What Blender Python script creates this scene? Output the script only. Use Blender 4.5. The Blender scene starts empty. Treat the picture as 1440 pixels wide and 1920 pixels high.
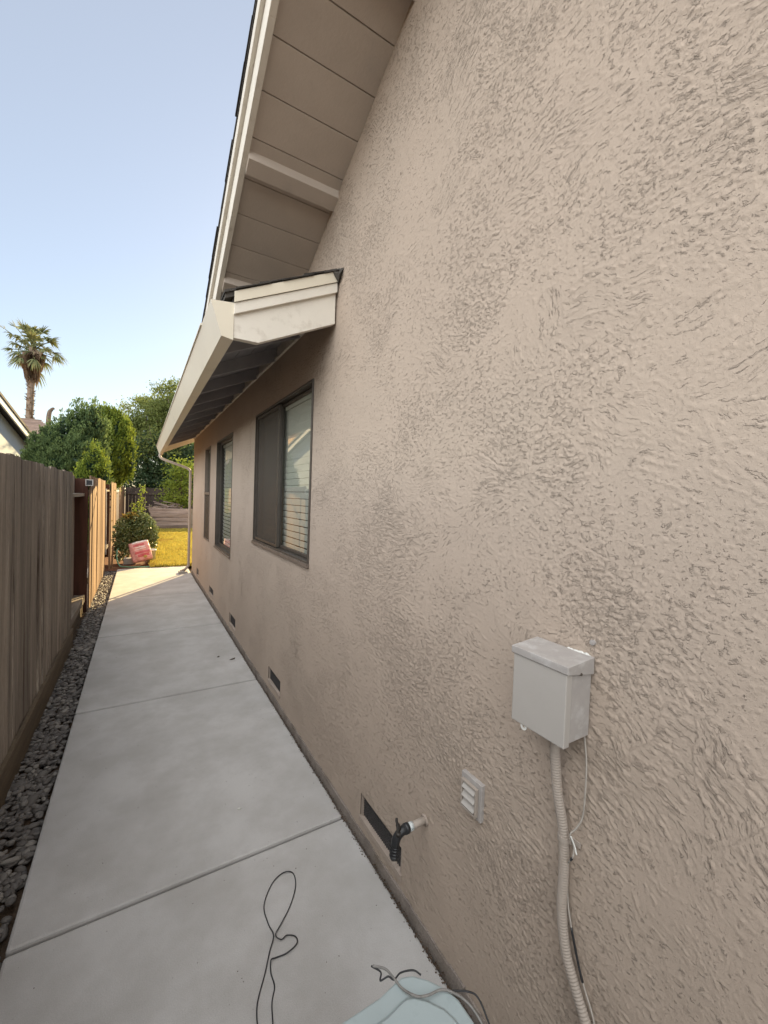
import bpy, math, random
import numpy as np
from mathutils import Matrix, Vector
rad = math.radians
scene = bpy.context.scene
rng = np.random.default_rng(7)
random.seed(7)

# ------------------------------------------------------------------ camera, sky, sun, exposure
cam = bpy.data.cameras.new('camera')
cam_o = bpy.data.objects.new('camera', cam)
scene.collection.objects.link(cam_o)
scene.camera = cam_o
M = ((0.85699, 0.01484, 0.51512), (-0.51413, -0.04359, 0.8566), (0.03517, -0.99894, -0.02973))
right = Vector([r[0] for r in M]); up = -Vector([r[1] for r in M]); back = -Vector([r[2] for r in M])
right.normalize(); back.normalize(); up = back.cross(right); up.normalize(); right = up.cross(back)
mw = Matrix((right, up, back)).transposed().to_4x4()
mw.translation = (0, 0, 1.65)
cam_o.matrix_world = mw
cam.sensor_fit = 'HORIZONTAL'; cam.sensor_width = 36; cam.lens = 36 * 762 / 1440
cam.clip_start = 0.02; cam.clip_end = 2000

SUN_AZ, SUN_EL = rad(32.4), rad(21.3)
world = bpy.data.worlds.new('World'); scene.world = world; world.use_nodes = True
wn = world.node_tree
sky = wn.nodes.new('ShaderNodeTexSky'); sky.sky_type = 'NISHITA'; sky.sun_disc = False
sky.sun_elevation = SUN_EL; sky.sun_rotation = SUN_AZ
sky.altitude = 0; sky.air_density = 1.0; sky.dust_density = 0.35; sky.ozone_density = 1.0
# sky glow added behind the camera and above the fence to light the passage
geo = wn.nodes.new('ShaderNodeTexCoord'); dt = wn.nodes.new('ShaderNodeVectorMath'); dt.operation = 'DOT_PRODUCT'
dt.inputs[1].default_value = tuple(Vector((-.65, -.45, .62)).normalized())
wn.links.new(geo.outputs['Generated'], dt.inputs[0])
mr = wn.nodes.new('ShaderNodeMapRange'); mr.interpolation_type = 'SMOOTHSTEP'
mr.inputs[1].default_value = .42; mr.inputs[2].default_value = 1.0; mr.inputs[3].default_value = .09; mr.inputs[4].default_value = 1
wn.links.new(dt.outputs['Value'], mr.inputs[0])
sky_fill = wn.nodes.new('ShaderNodeVectorMath'); sky_fill.operation = 'SCALE'; sky_fill.inputs[0].default_value = (29.5, 29.0, 28.0)
wn.links.new(mr.outputs[0], sky_fill.inputs['Scale'])
ad = wn.nodes.new('ShaderNodeVectorMath'); ad.operation = 'ADD'; wn.links.new(sky.outputs[0], ad.inputs[0]); wn.links.new(sky_fill.outputs[0], ad.inputs[1])
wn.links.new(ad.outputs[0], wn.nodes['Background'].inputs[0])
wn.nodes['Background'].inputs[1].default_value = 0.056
sl = bpy.data.lights.new('sun', 'SUN'); sl.energy = 6.2; sl.angle = rad(0.5); sl.color = (1.0, 0.74, 0.36)
so = bpy.data.objects.new('sun', sl); scene.collection.objects.link(so)
sd = Vector((math.sin(SUN_AZ) * math.cos(SUN_EL), math.cos(SUN_AZ) * math.cos(SUN_EL), math.sin(SUN_EL)))
so.rotation_euler = sd.to_track_quat('Z', 'Y').to_euler()
so.location = (20, 30, 20)
vs = scene.view_settings
vs.view_transform = 'Standard'; vs.look = 'None'; vs.gamma = 1; vs.exposure = 1.2
scene.cycles.max_bounces = 8; scene.cycles.diffuse_bounces = 5; scene.cycles.transparent_max_bounces = 16

# ------------------------------------------------------------------ object helpers
ORG = {}
def thing(name, label, cat, loc=(0, 0, 0), group=None):
    o = bpy.data.objects.new(name, None); scene.collection.objects.link(o)
    o.location = loc; o.empty_display_size = 0.2
    o['label'] = label; o['category'] = cat
    if group: o['group'] = group
    ORG[o.name] = Vector(loc)
    return o
def tag(o, label, cat, group=None, kind=None):
    if label: o['label'] = label
    if cat: o['category'] = cat
    if group: o['group'] = group
    if kind: o['kind'] = kind
    return o
def struct(o): o['kind'] = 'structure'; return o
def stuff(o, label, cat): return tag(o, label, cat, kind='stuff')

class MB:
    """collects polygons in world coordinates"""
    def __init__(s): s.v = []; s.f = []; s.r = []; s.n = 0; s.smooth = False
    def add(s, v, f, rnd=None):
        v = np.asarray(v, float).reshape(-1, 3); s.v.append(v)
        for q in f: s.f.append(tuple(int(i) + s.n for i in q))
        s.r.append(np.full(len(v), random.random() if rnd is None else rnd) if np.ndim(rnd) == 0 else np.asarray(rnd, float))
        s.n += len(v); return s
    def box(s, a, b, rnd=None, jig=0.0, R=None, c=None):
        (x0, y0, z0), (x1, y1, z1) = a, b
        v = np.array([(x0,y0,z0),(x1,y0,z0),(x1,y1,z0),(x0,y1,z0),(x0,y0,z1),(x1,y0,z1),(x1,y1,z1),(x0,y1,z1)], float)
        if jig: v += rng.normal(0, jig, v.shape)
        if R is not None:
            c0 = v.mean(0) if c is None else np.array(c); v = (v - c0) @ np.array(R).T + c0
        return s.add(v, [(0,3,2,1),(4,5,6,7),(0,1,5,4),(1,2,6,5),(2,3,7,6),(3,0,4,7)], rnd)
    def prism(s, prof, axis, a, b, rnd=None):
        """prof: list of 2D points in the plane normal to axis, extruded a..b"""
        n = len(prof); v = []
        for t in (a, b):
            for p in prof:
                q = [p[0], p[1]]; q.insert(axis, t); v.append(q)
        ar = sum(prof[i][0]*prof[(i+1)%n][1]-prof[(i+1)%n][0]*prof[i][1] for i in range(n))
        f = [tuple(range(n)), tuple(range(2*n-1, n-1, -1))] + [(i, n+i, n+(i+1)%n, (i+1)%n) for i in range(n)]
        if (ar > 0) ^ (axis == 1): f = [tuple(reversed(q)) for q in f]
        return s.add(v, f, rnd)
    def tube(s, pts, r, seg=10, rnd=None, cap=True):
        P = np.array(pts, float); n = len(P); R_ = np.full(n, r, float) if np.ndim(r) == 0 else np.array(r, float)
        T = np.gradient(P, axis=0); T /= np.linalg.norm(T, axis=1)[:, None] + 1e-12
        a = np.array([0, 0, 1.]) if abs(T[0][2]) < .9 else np.array([1., 0, 0])
        u = np.cross(T[0], a); u /= np.linalg.norm(u); V = []
        for i in range(n):
            u = u - T[i] * u.dot(T[i]); u /= np.linalg.norm(u); w = np.cross(T[i], u)
            th = np.linspace(0, 2*np.pi, seg, endpoint=False)
            V.append(P[i] + R_[i] * (np.cos(th)[:, None]*u + np.sin(th)[:, None]*w))
        f = [(i*seg+j, i*seg+(j+1)%seg, (i+1)*seg+(j+1)%seg, (i+1)*seg+j) for i in range(n-1) for j in range(seg)]
        if cap: f += [tuple(range(seg-1, -1, -1)), tuple((n-1)*seg + j for j in range(seg))]
        return s.add(np.concatenate(V), f, rnd)
    def build(s, name, mat, parent=None, smooth=False, bevel=0, auto=None):
        return mesh_obj(name, np.concatenate(s.v), s.f, mat, parent, np.concatenate(s.r), smooth, bevel)

def mesh_obj(name, v, f, mat, parent=None, rnd=None, smooth=False, bevel=0):
    org = ORG[parent.name] if parent is not None else Vector((0, 0, 0))
    v = np.asarray(v, float) - np.array(org)
    me = bpy.data.meshes.new(name)
    if isinstance(f, np.ndarray):
        k = f.shape[1]; me.vertices.add(len(v)); me.vertices.foreach_set('co', v.astype(np.float32).ravel())
        me.loops.add(f.size); me.loops.foreach_set('vertex_index', f.astype(np.int32).ravel())
        me.polygons.add(len(f)); me.polygons.foreach_set('loop_start', np.arange(0, f.size, k, dtype=np.int32))
        me.update(calc_edges=True)
    else:
        me.from_pydata([tuple(p) for p in v], [], f); me.update()
    if rnd is not None:
        at = me.attributes.new('rnd', 'FLOAT', 'POINT'); at.data.foreach_set('value', np.asarray(rnd, np.float32))
    me.polygons.foreach_set('use_smooth', np.full(len(me.polygons), smooth))
    if mat is not None: me.materials.append(mat)
    o = bpy.data.objects.new(name, me); scene.collection.objects.link(o)
    if parent is not None: o.parent = parent
    ORG[o.name] = org
    if bevel:
        m = o.modifiers.new('bevel', 'BEVEL'); m.width = bevel; m.segments = 2; m.limit_method = 'ANGLE'; m.angle_limit = rad(40)
    return o
def spline(pts, n=8):
    P = [np.array(p, float) for p in pts]; P = [2*P[0]-P[1]] + P + [2*P[-1]-P[-2]]; out = []
    for i in range(1, len(P)-2):
        for t in np.linspace(0, 1, n, endpoint=False):
            a, b, c, d = P[i-1:i+3]
            out.append(.5*((2*b)+(c-a)*t+(2*a-5*b+4*c-d)*t*t+(3*b-a-3*c+d)*t**3))
    out.append(P[-2]); return np.array(out)

# ------------------------------------------------------------------ materials
def mat(name, col, rough=.8, var=0.0, vscale=3.0, col2=None, bump=0.0, bscale=60.0, rnd=0.0, spec=.3, metal=0, stretch=None,
        dirt=None, dirt_scale=1.5, dirt_lo=.55, dirt_hi=.75, grain=0.0, trans=0.0, bdist=.01, rcol=None):
    m = bpy.data.materials.new(name); m.use_nodes = True; nt = m.node_tree; N = nt.nodes; L = nt.links
    b = N['Principled BSDF']; b.inputs['Roughness'].default_value = rough; b.inputs['Metallic'].default_value = metal
    b.inputs['Specular IOR Level'].default_value = spec
    tc = N.new('ShaderNodeTexCoord'); mp = N.new('ShaderNodeMapping'); L.new(tc.outputs['Object'], mp.inputs[0])
    if stretch: mp.inputs['Scale'].default_value = stretch
    def noise(sc, det=5, ro=.6, src=mp):
        n = N.new('ShaderNodeTexNoise'); n.inputs['Scale'].default_value = sc; n.inputs['Detail'].default_value = det
        n.inputs['Roughness'].default_value = ro; L.new(src.outputs[0], n.inputs['Vector']); return n
    cur = None
    base = N.new('ShaderNodeRGB'); base.outputs[0].default_value = (*col, 1); cur = base.outputs[0]
    def mix(fac, a, bb, typ='MIX'):
        x = N.new('ShaderNodeMix'); x.data_type = 'RGBA'; x.blend_type = typ
        if isinstance(fac, float): x.inputs[0].default_value = fac
        else: L.new(fac, x.inputs[0])
        for s_, val in ((6, a), (7, bb)):
            if isinstance(val, tuple): x.inputs[s_].default_value = (*val, 1)
            else: L.new(val, x.inputs[s_])
        return x.outputs[2]
    def ramp(src, lo, hi):
        r = N.new('ShaderNodeMapRange'); r.inputs[1].default_value = lo; r.inputs[2].default_value = hi; L.new(src, r.inputs[0]); return r.outputs[0]
    if var or col2 is not None:
        n = noise(vscale); c2 = col2 if col2 is not None else tuple(c*(1-var) for c in col)
        cur = mix(ramp(n.outputs[0], .35, .65), cur, c2)
    if rnd or rcol is not None:
        at = N.new('ShaderNodeAttribute'); at.attribute_name = 'rnd'
        if rcol is not None: cur = mix(at.outputs['Fac'], cur, rcol)
        if rnd:
            r = N.new('ShaderNodeMapRange'); r.inputs[3].default_value = 1-rnd; r.inputs[4].default_value = 1+rnd; L.new(at.outputs['Fac'], r.inputs[0])
            v = N.new('ShaderNodeVectorMath'); v.operation = 'SCALE'; L.new(cur, v.inputs[0]); L.new(r.outputs[0], v.inputs['Scale']); cur = v.outputs[0]
    if dirt is not None:
        n = noise(dirt_scale, 8, .65); cur = mix(ramp(n.outputs[0], dirt_lo, dirt_hi), cur, dirt)
    if grain:
        n = noise(bscale*2.2, 2, .5); r = N.new('ShaderNodeMapRange'); r.inputs[1].default_value=.3; r.inputs[2].default_value=.7
        r.inputs[3].default_value = 1-grain; r.inputs[4].default_value = 1+grain; L.new(n.outputs[0], r.inputs[0])
        v = N.new('ShaderNodeVectorMath'); v.operation = 'SCALE'; L.new(cur, v.inputs[0]); L.new(r.outputs[0], v.inputs['Scale']); cur = v.outputs[0]
    L.new(cur, b.inputs['Base Color'])
    if bump:
        n = noise(bscale, 4, .6); bp = N.new('ShaderNodeBump'); bp.inputs['Strength'].default_value = bump; bp.inputs['Distance'].default_value = bdist
        L.new(n.outputs[0], bp.inputs['Height']); L.new(bp.outputs[0], b.inputs['Normal'])
    if trans:
        t = N.new('ShaderNodeBsdfTranslucent'); L.new(cur, t.inputs[0]); ms = N.new('ShaderNodeMixShader'); ms.inputs[0].default_value = trans
        L.new(b.outputs[0], ms.inputs[1]); L.new(t.outputs[0], ms.inputs[2]); L.new(ms.outputs[0], N['Material Output'].inputs[0])
    return m
def glass_mat(name, ior=2.15, tint=(.94, .96, .95)):
    m = bpy.data.materials.new(name); m.use_nodes = True; nt = m.node_tree; N = nt.nodes; L = nt.links
    N.remove(N['Principled BSDF'])
    t = N.new('ShaderNodeBsdfTransparent'); t.inputs[0].default_value = (*tint, 1)
    g = N.new('ShaderNodeBsdfGlossy'); g.inputs['Roughness'].default_value = .0
    f = N.new('ShaderNodeFresnel'); f.inputs[0].default_value = ior
    ge = N.new('ShaderNodeNewGeometry'); mu = N.new('ShaderNodeMath'); mu.operation = 'SUBTRACT'; mu.use_clamp = True
    L.new(f.outputs[0], mu.inputs[0]); L.new(ge.outputs['Backfacing'], mu.inputs[1])
    x = N.new('ShaderNodeMixShader'); L.new(mu.outputs[0], x.inputs[0]); L.new(t.outputs[0], x.inputs[1]); L.new(g.outputs[0], x.inputs[2])
    L.new(x.outputs[0], N['Material Output'].inputs[0]); return m
def screen_mat(name, col, open_=.35):
    m = bpy.data.materials.new(name); m.use_nodes = True; nt = m.node_tree; N = nt.nodes; L = nt.links
    N['Principled BSDF'].inputs['Base Color'].default_value = (*col, 1); N['Principled BSDF'].inputs['Roughness'].default_value = .6
    t = N.new('ShaderNodeBsdfTransparent'); x = N.new('ShaderNodeMixShader'); x.inputs[0].default_value = 1 - open_
    L.new(t.outputs[0], x.inputs[1]); L.new(N['Principled BSDF'].outputs[0], x.inputs[2]); L.new(x.outputs[0], N['Material Output'].inputs[0]); return m

MT = {}
MT['stucco'] = mat('stucco', (.438, .358, .292), .92, var=.04, vscale=2.2, bump=.5, bscale=420, bdist=.002, grain=.06, spec=.2,
                   dirt=(.425, .352, .288), dirt_scale=1.1, dirt_lo=.48, dirt_hi=.8)
def torn(m):
    nt = m.node_tree; N = nt.nodes; L = nt.links; b = N['Principled BSDF']; prev = b.inputs['Normal'].links[0].from_socket
    tc = N.new('ShaderNodeTexCoord')
    def nz(sc, vec, det=3, ro=.6, dist=0):
        n = N.new('ShaderNodeTexNoise'); n.inputs['Scale'].default_value = sc; n.inputs['Detail'].default_value = det; n.inputs['Roughness'].default_value = ro; n.inputs['Distortion'].default_value = dist
        L.new(vec, n.inputs['Vector']); return n.outputs[0]
    def rp(x, lo, hi):
        r = N.new('ShaderNodeMapRange'); r.interpolation_type = 'SMOOTHSTEP'; r.inputs[1].default_value = lo; r.inputs[2].default_value = hi; L.new(x, r.inputs[0]); return r.outputs[0]
    def mm(op, a, c):
        x = N.new('ShaderNodeMath'); x.operation = op
        for i, q in enumerate((a, c)):
            if isinstance(q, float): x.inputs[i].default_value = q
            else: L.new(q, x.inputs[i])
        return x.outputs[0]
    ob = tc.outputs['Object']
    def attr(nm):
        a = N.new('ShaderNodeAttribute'); a.attribute_name = nm; return a
    fl = attr('flow').outputs['Vector']; am = attr('amt').outputs['Fac']; lg = attr('lng').outputs['Fac']
    mp = N.new('ShaderNodeMapping'); mp.inputs['Scale'].default_value = (28, 128, 3); L.new(fl, mp.inputs[0])
    nl = nz(1.0, mp.outputs[0], 4, .68, .5)
    mp2 = N.new('ShaderNodeMapping'); mp2.inputs['Scale'].default_value = (78, 58, 88); L.new(ob, mp2.inputs[0])
    nc = nz(1.0, mp2.outputs[0], 4, .68, .6)
    mx = N.new('ShaderNodeMix'); L.new(mm('MULTIPLY', lg, .85), mx.inputs[0]); L.new(nc, mx.inputs[2]); L.new(nl, mx.inputs[3]); n_ = mx.outputs[0]
    thr = mm('SUBTRACT', .655, mm('MULTIPLY', am, .15))
    d_ = mm('SUBTRACT', n_, thr); up = rp(d_, 0.0, .040)
    e_ = mm('SUBTRACT', mm('SUBTRACT', .93, n_), mm('SUBTRACT', thr, .02)); dn = rp(e_, -.33, .1)
    e2 = rp(mm('SUBTRACT', mm('SUBTRACT', 1.0, n_), mm('ADD', thr, .035)), 0.0, .03)
    fine = rp(nz(210, ob, 2, .6, .2), .60, .68)
    h = mm('ADD', mm('SUBTRACT', mm('MULTIPLY', up, 1.2), mm('MULTIPLY', e2, .35)), mm('ADD', mm('MULTIPLY', rp(d_, .02, .10), 1.1), mm('MULTIPLY', fine, .3)))
    bp = N.new('ShaderNodeBump'); bp.inputs['Strength'].default_value = 1.0; bp.inputs['Distance'].default_value = .00125
    L.new(h, bp.inputs['Height']); L.new(prev, bp.inputs['Normal']); L.new(bp.outputs[0], b.inputs['Normal'])
torn(MT['stucco'])
MT['stucco_plain'] = mat('stucco_plain', (.39, .325, .275), .92, var=.1, bump=.5, bscale=120, grain=.08, spec=.2)
MT['footing'] = mat('footing', (.29, .25, .22), .95, var=.3, vscale=9, bump=.6, bscale=90, grain=.15, dirt=(.17, .14, .11), dirt_scale=7, dirt_lo=.5, dirt_hi=.7)
MT['trim'] = mat('trim', (.70, .655, .575), .6, var=.06, vscale=5, bump=.15, bscale=90, dirt=(.47, .42, .35), dirt_scale=11, dirt_lo=.56, dirt_hi=.80)
MT['gutter'] = mat('gutter', (.68, .62, .50), .38, var=.05, vscale=3, spec=.5, dirt=(.5, .45, .36), dirt_scale=6, dirt_lo=.6, dirt_hi=.9)
MT['soffit'] = mat('soffit', (.50, .435, .375), .65, var=.08, vscale=4, bump=.15, bscale=70, dirt=(.41, .365, .33), dirt_scale=5, dirt_lo=.55, dirt_hi=.85, rnd=.05)
MT['rafter'] = mat('rafter', (.34, .325, .33), .7, var=.12, vscale=6, bump=.2, bscale=60, rnd=.08)
MT['shingle'] = mat('shingle', (.075, .068, .06), .95, var=.35, vscale=9, bump=.6, bscale=150, rnd=.35, grain=.3)
MT['path'] = mat('path', (.52, .512, .50), .85, var=.14, vscale=1.6, bump=.3, bscale=170, grain=.11, spec=.25, bdist=.004,
                 dirt=(.40, .385, .365), dirt_scale=3.2, dirt_lo=.40, dirt_hi=.75)
MT['joint'] = mat('joint', (.12, .11, .10), .95)
MT['dirt'] = mat('dirt', (.13, .09, .06), .98, var=.4, vscale=9, bump=.9, bscale=40, grain=.2, bdist=.02)
MT['mulch'] = mat('mulch', (.20, .085, .045), .95, var=.4, vscale=16, bump=.9, bscale=50, grain=.3)
MT['pebble'] = mat('pebble', (.105, .094, .086), .55, rcol=(.36, .335, .30), bump=.15, bscale=80, spec=.4)
MT['wood_old'] = mat('wood_old', (.35, .295, .24), .9, col2=(.20, .165, .135), vscale=2.6, stretch=(9, 9, .45), bump=.5, bscale=26, rnd=.34, grain=.22, dirt=(.085, .06, .045), dirt_scale=1.3, dirt_lo=.56, dirt_hi=.72)
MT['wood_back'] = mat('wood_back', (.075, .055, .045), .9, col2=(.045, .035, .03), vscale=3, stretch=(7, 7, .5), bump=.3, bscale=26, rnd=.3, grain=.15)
MT['wood_new'] = mat('wood_new', (.30, .20, .125), .85, col2=(.21, .13, .08), vscale=3, stretch=(7, 7, .5), bump=.25, bscale=26, rnd=.2, grain=.15)
MT['wood_red'] = mat('wood_red', (.085, .035, .022), .8, var=.3, vscale=4, stretch=(7, 7, .5), bump=.2, bscale=26, rnd=.15)
MT['rail'] = mat('rail', (.30, .26, .215), .85, col2=(.2, .165, .13), vscale=4, stretch=(7, .6, 7), bump=.25, bscale=30)
MT['kick'] = mat('kick', (.165, .125, .082), .9, col2=(.11, .085, .058), vscale=4, stretch=(7, .6, 7), bump=.3, bscale=30, grain=.15)
MT['sleeper'] = mat('sleeper', (.36, .285, .25), .9, col2=(.22, .17, .15), vscale=3, stretch=(.6, 7, 7), bump=.5, bscale=16, rnd=.25, grain=.2)
MT['bronze'] = mat('bronze', (.075, .062, .05), .45, spec=.5, var=.2, vscale=12)
MT['bronze_light'] = mat('bronze_light', (.17, .135, .11), .5, spec=.4, var=.2, vscale=12)
MT['glass'] = glass_mat('glass')
MT['screen'] = screen_mat('screen', (.075, .062, .05), .40)
MT['blind'] = mat('blind', (.62, .60, .54), .6)
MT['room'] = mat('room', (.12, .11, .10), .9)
MT['mesh'] = mat('vent_mesh', (.06, .056, .055), .7, bump=.9, bscale=330, bdist=.004)
MT['box'] = mat('box_paint', (.40, .375, .345), .5, var=.04, vscale=8, bump=.05, bscale=120, spec=.4, dirt=(.40, .375, .35), dirt_scale=14, dirt_lo=.55, dirt_hi=.8)
MT['box_weathered'] = mat('box_weathered', (.37, .345, .325), .6, var=.1, vscale=25, spec=.35, dirt=(.50, .485, .47), dirt_scale=22, dirt_lo=.5, dirt_hi=.75)
MT['conduit'] = mat('conduit', (.37, .32, .275), .6, var=.1, vscale=9, spec=.35, dirt=(.32, .26, .2), dirt_scale=20)
MT['cable_white'] = mat('cable_white', (.42, .385, .34), .6, var=.25, vscale=30)
MT['black_plastic'] = mat('black_plastic', (.02, .021, .023), .4, spec=.5)
MT['brass_dark'] = mat('brass_dark', (.06, .055, .05), .5, metal=.4, var=.5, vscale=40)
MT['tape'] = mat('tape', (.62, .66, .66), .5, dirt=(.10, .22, .24), dirt_scale=70, dirt_lo=.55, dirt_hi=.6)
MT['grey_wire'] = mat('grey_wire', (.28, .27, .255), .6, var=.4, vscale=60)
MT['lid'] = mat('lid', (.38, .45, .46), .45, var=.06, vscale=6, spec=.45, dirt=(.29, .35, .36), dirt_scale=18, dirt_lo=.55, dirt_hi=.85, bump=.1, bscale=220, bdist=.002)
MT['bag'] = mat('bag', (.66, .30, .27), .5, var=.12, vscale=14, bump=.5, bscale=14, bdist=.02, spec=.4)
MT['bag_print'] = mat('bag_print', (.50, .10, .11), .5)
MT['bag_white'] = mat('bag_white', (.72, .66, .62), .5)
MT['bag_gold'] = mat('bag_gold', (.42, .26, .06), .5)
MT['hose'] = mat('hose', (.16, .36, .24), .5, spec=.4)
MT['white_plastic'] = mat('white_plastic', (.68, .68, .64), .5, var=.1, vscale=12)
MT['concrete_block'] = mat('concrete_block', (.40, .385, .36), .9, var=.2, vscale=20, bump=.4, bscale=80)
MT['lawn'] = mat('lawn', (.50, .33, .05), .95, col2=(.36, .25, .05), vscale=4, bump=.6, bscale=30)
MT['grass'] = mat('grass', (.60, .48, .10), .8, rcol=(.40, .37, .08), trans=.3, dirt=(.33, .22, .06), dirt_scale=.9, dirt_lo=.52, dirt_hi=.68)
MT['conifer'] = mat('conifer', (.04, .078, .036), .75, rcol=(.22, .30, .11), trans=.35, spec=.2)
MT['conifer_light'] = mat('conifer_light', (.06, .11, .022), .75, rcol=(.28, .34, .05), trans=.4, spec=.2)
MT['locust'] = mat('locust', (.12, .155, .05), .7, rcol=(.24, .28, .08), trans=.45, spec=.2)
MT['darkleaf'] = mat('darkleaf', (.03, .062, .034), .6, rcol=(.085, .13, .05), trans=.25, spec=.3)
MT['sapling'] = mat('sapling', (.14, .20, .03), .6, rcol=(.26, .31, .05), trans=.45, spec=.2)
MT['rose'] = mat('rose', (.07, .11, .035), .4, rcol=(.26, .30, .14), trans=.3, spec=.5)
MT['rose_red'] = mat('rose_red', (.30, .16, .03), .5, rcol=(.35, .28, .05), trans=.3)
MT['bark'] = mat('bark', (.13, .10, .075), .95, var=.4, vscale=8, bump=.6, bscale=25)
MT['palm_trunk'] = mat('palm_trunk', (.27, .215, .17), .95, var=.4, vscale=5, bump=.7, bscale=14, rnd=.3)
MT['palm_leaf'] = mat('palm_leaf', (.12, .16, .07), .6, rcol=(.24, .24, .11), trans=.3, spec=.3)
MT['palm_dead'] = mat('palm_dead', (.33, .245, .17), .85, rcol=(.20, .15, .11), trans=.2)
MT['nb_wall'] = mat('nb_wall', (.50, .56, .63), .9, var=.05, bump=.2, bscale=60)  # bluish and dim: shade on the wall put into its colour
MT['nb_trim'] = mat('nb_trim', (.75, .77, .8), .7)
MT['nb_roof'] = mat('nb_roof', (.16, .155, .15), .9, rnd=.3, var=.2)
MT['tile'] = mat('tile', (.34, .25, .20), .85, rnd=.3, var=.2, vscale=6)
MT['tan'] = mat('tan', (.62, .43, .27), .8)
MT['stick'] = mat('stick', (.33, .25, .19), .9, rnd=.4, var=.3)
MT['leafdry'] = mat('leafdry', (.07, .05, .035), .8)

# ------------------------------------------------------------------ noise for the stucco surface
def _h(ix, iy, s):
    h = (ix.astype(np.int64)*374761393 + iy.astype(np.int64)*668265263 + s*974634777) & 0xffffffff
    h = ((h ^ (h >> 13)) * 1274126177) & 0xffffffff
    return ((h ^ (h >> 16)) & 0xffffff) / float(0xffffff)
def vnoise(x, y, s=0):
    xi = np.floor(x); yi = np.floor(y); fx = x-xi; fy = y-yi; xi = xi.astype(np.int64); yi = yi.astype(np.int64)
    ux = fx*fx*fx*(fx*(fx*6-15)+10); uy = fy*fy*fy*(fy*(fy*6-15)+10)
    out = 0
    def g(ix, iy, dx, dy):
        a = _h(ix, iy, s)*2*np.pi; return np.cos(a)*dx + np.sin(a)*dy
    a = g(xi, yi, fx, fy); b = g(xi+1, yi, fx-1, fy); c = g(xi, yi+1, fx, fy-1); d = g(xi+1, yi+1, fx-1, fy-1)
    return ((a*(1-ux)+b*ux)*(1-uy) + (c*(1-ux)+d*ux)*uy)*1.5
def fb(x, y, s=0, o=3, l=2.1, g=.5):
    t = 0; a = 1; n = 0
    for i in range(o): t = t + a*vnoise(x, y, s+i*17); n += a; a *= g; x = x*l; y = y*l
    return t/n
def sst(a, b, x): t = np.clip((x-a)/(b-a), 0, 1); return t*t*(3-2*t)

def stucco_height(u, v, aux=None):
    """trowelled stucco, metres: smooth swipes broken by torn ridges and crumbs"""
    wu = u + .05*fb(u*5, v*5, 3, 2); wv = v + .05*fb(u*5, v*5, 9, 2)
    c = .17
    gx = np.floor(wu/c); gy = np.floor(wv/c); best = np.full(u.shape, 9.); sec = np.full(u.shape, 9.)
    bx = np.zeros(u.shape); by = np.zeros(u.shape); bi = np.zeros(u.shape); bj = np.zeros(u.shape)
    for i in (-1, 0, 1):
        for j in (-1, 0, 1):
            cx = gx+i; cy = gy+j; px = (cx+_h(cx, cy, 1))*c; py = (cy+_h(cx, cy, 2))*c
            d = np.hypot(wu-px, wv-py)/c; m = d < best
            sec = np.where(m, best, np.minimum(sec, d)); best = np.where(m, d, best)
            bx = np.where(m, px, bx); by = np.where(m, py, by); bi = np.where(m, cx, bi); bj = np.where(m, cy, bj)
    ang = (_h(bi, bj, 5)-.5)*1.5 + .55*fb(bx*1.1, by*1.1, 21, 1)*2
    # the lower near part was dragged down to the right
    ang = ang*(1-.6*sst(1.3, .6, v)) + .55*sst(1.3, .6, v)*sst(1.6, .2, u)
    ca, sa = np.cos(ang), np.sin(ang); lu = (wu-bx)*ca + (wv-by)*sa; lv = -(wu-bx)*sa + (wv-by)*ca
    off = _h(bi, bj, 6)*50
    lu = lu + .006*fb(u/.017, v/.017, 91, 2); lv = lv + .0045*fb(u/.013, v/.013, 95, 2)
    rough = _h(bi, bj, 7)
    low = fb(u*1.7+5, v*1.7, 31, 3)
    amt = np.clip(.74 + .62*low + .16*(rough-.5), .55, .95)
    edge = sst(0, .13, sec-best)
    if aux is not None: aux.append(np.stack([lu, lv, off], -1)); aux.append(amt*(.72+.28*edge)); aux.append(np.clip(.5+1.3*fb(u*2.3, v*2.3, 77, 2)+.35*(_h(bi, bj, 8)-.5), .1, 1))
    n1 = fb(lu/.042+off, lv/.0085, 41, 3, 2.1, .62)                     # long torn ridges
    n2 = fb(u/.012, v/.0085, 51, 3, 2.1, .62)                            # crumbs
    long_ = _h(bi, bj, 8)
    n = n1*(.35+.65*sst(.25, .6, long_)) + n2*(1-.55*sst(.25, .6, long_))
    thr = .62 - .52*amt
    tear = .6*sst(thr, thr+.12, n)+.4*sst(thr-.2, thr+.02, n)
    tear2 = sst(thr+.02, thr+.16, -n + .1*n2)
    h = .0021*tear*np.clip(amt+.3, 0, 1) - .0007*tear2*np.clip(amt, 0, 1)
    h = h*(.35+.65*edge)
    drag = np.abs(fb(lu/.12+off, lv/.007, 61, 2)); h += .0008*drag*sst(.35, .7, long_)
    h += .0012*(1-edge)*sst(.2, .5, rough)*(.6+n2)                      # swipe edges
    h += .0030*fb(u*4, v*4, 71, 2) + .0005*fb(u/.006, v/.006, 81, 2)
    return h

WX = .948            # plane of the house wall
Y_END = 9.30         # far corner of the wall
def S(y): return 4.497-.5*y if y >= -.5 else 4.747-.5*(-.5-y)      # gable soffit height
Y_RET = 2.17         # where the lower eave starts
WIN = [(2.50, 4.01, 1.212, 2.412), (5.15, 6.34, .893, 2.405), (6.93, 7.52, .89, 2.408)]
VENTS = [(1.335, 1.70, .105, .215), (3.035, 3.37, .115, .222), (4.765, 5.12, .112, .23), (6.39, 6.79, .125, .225), (8.15, 8.45, .12, .235)]

house = thing('house', 'tan stucco house filling the right side, with gable eave, cream gutter and three bronze windows', 'house', (WX, 2, 0))

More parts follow.
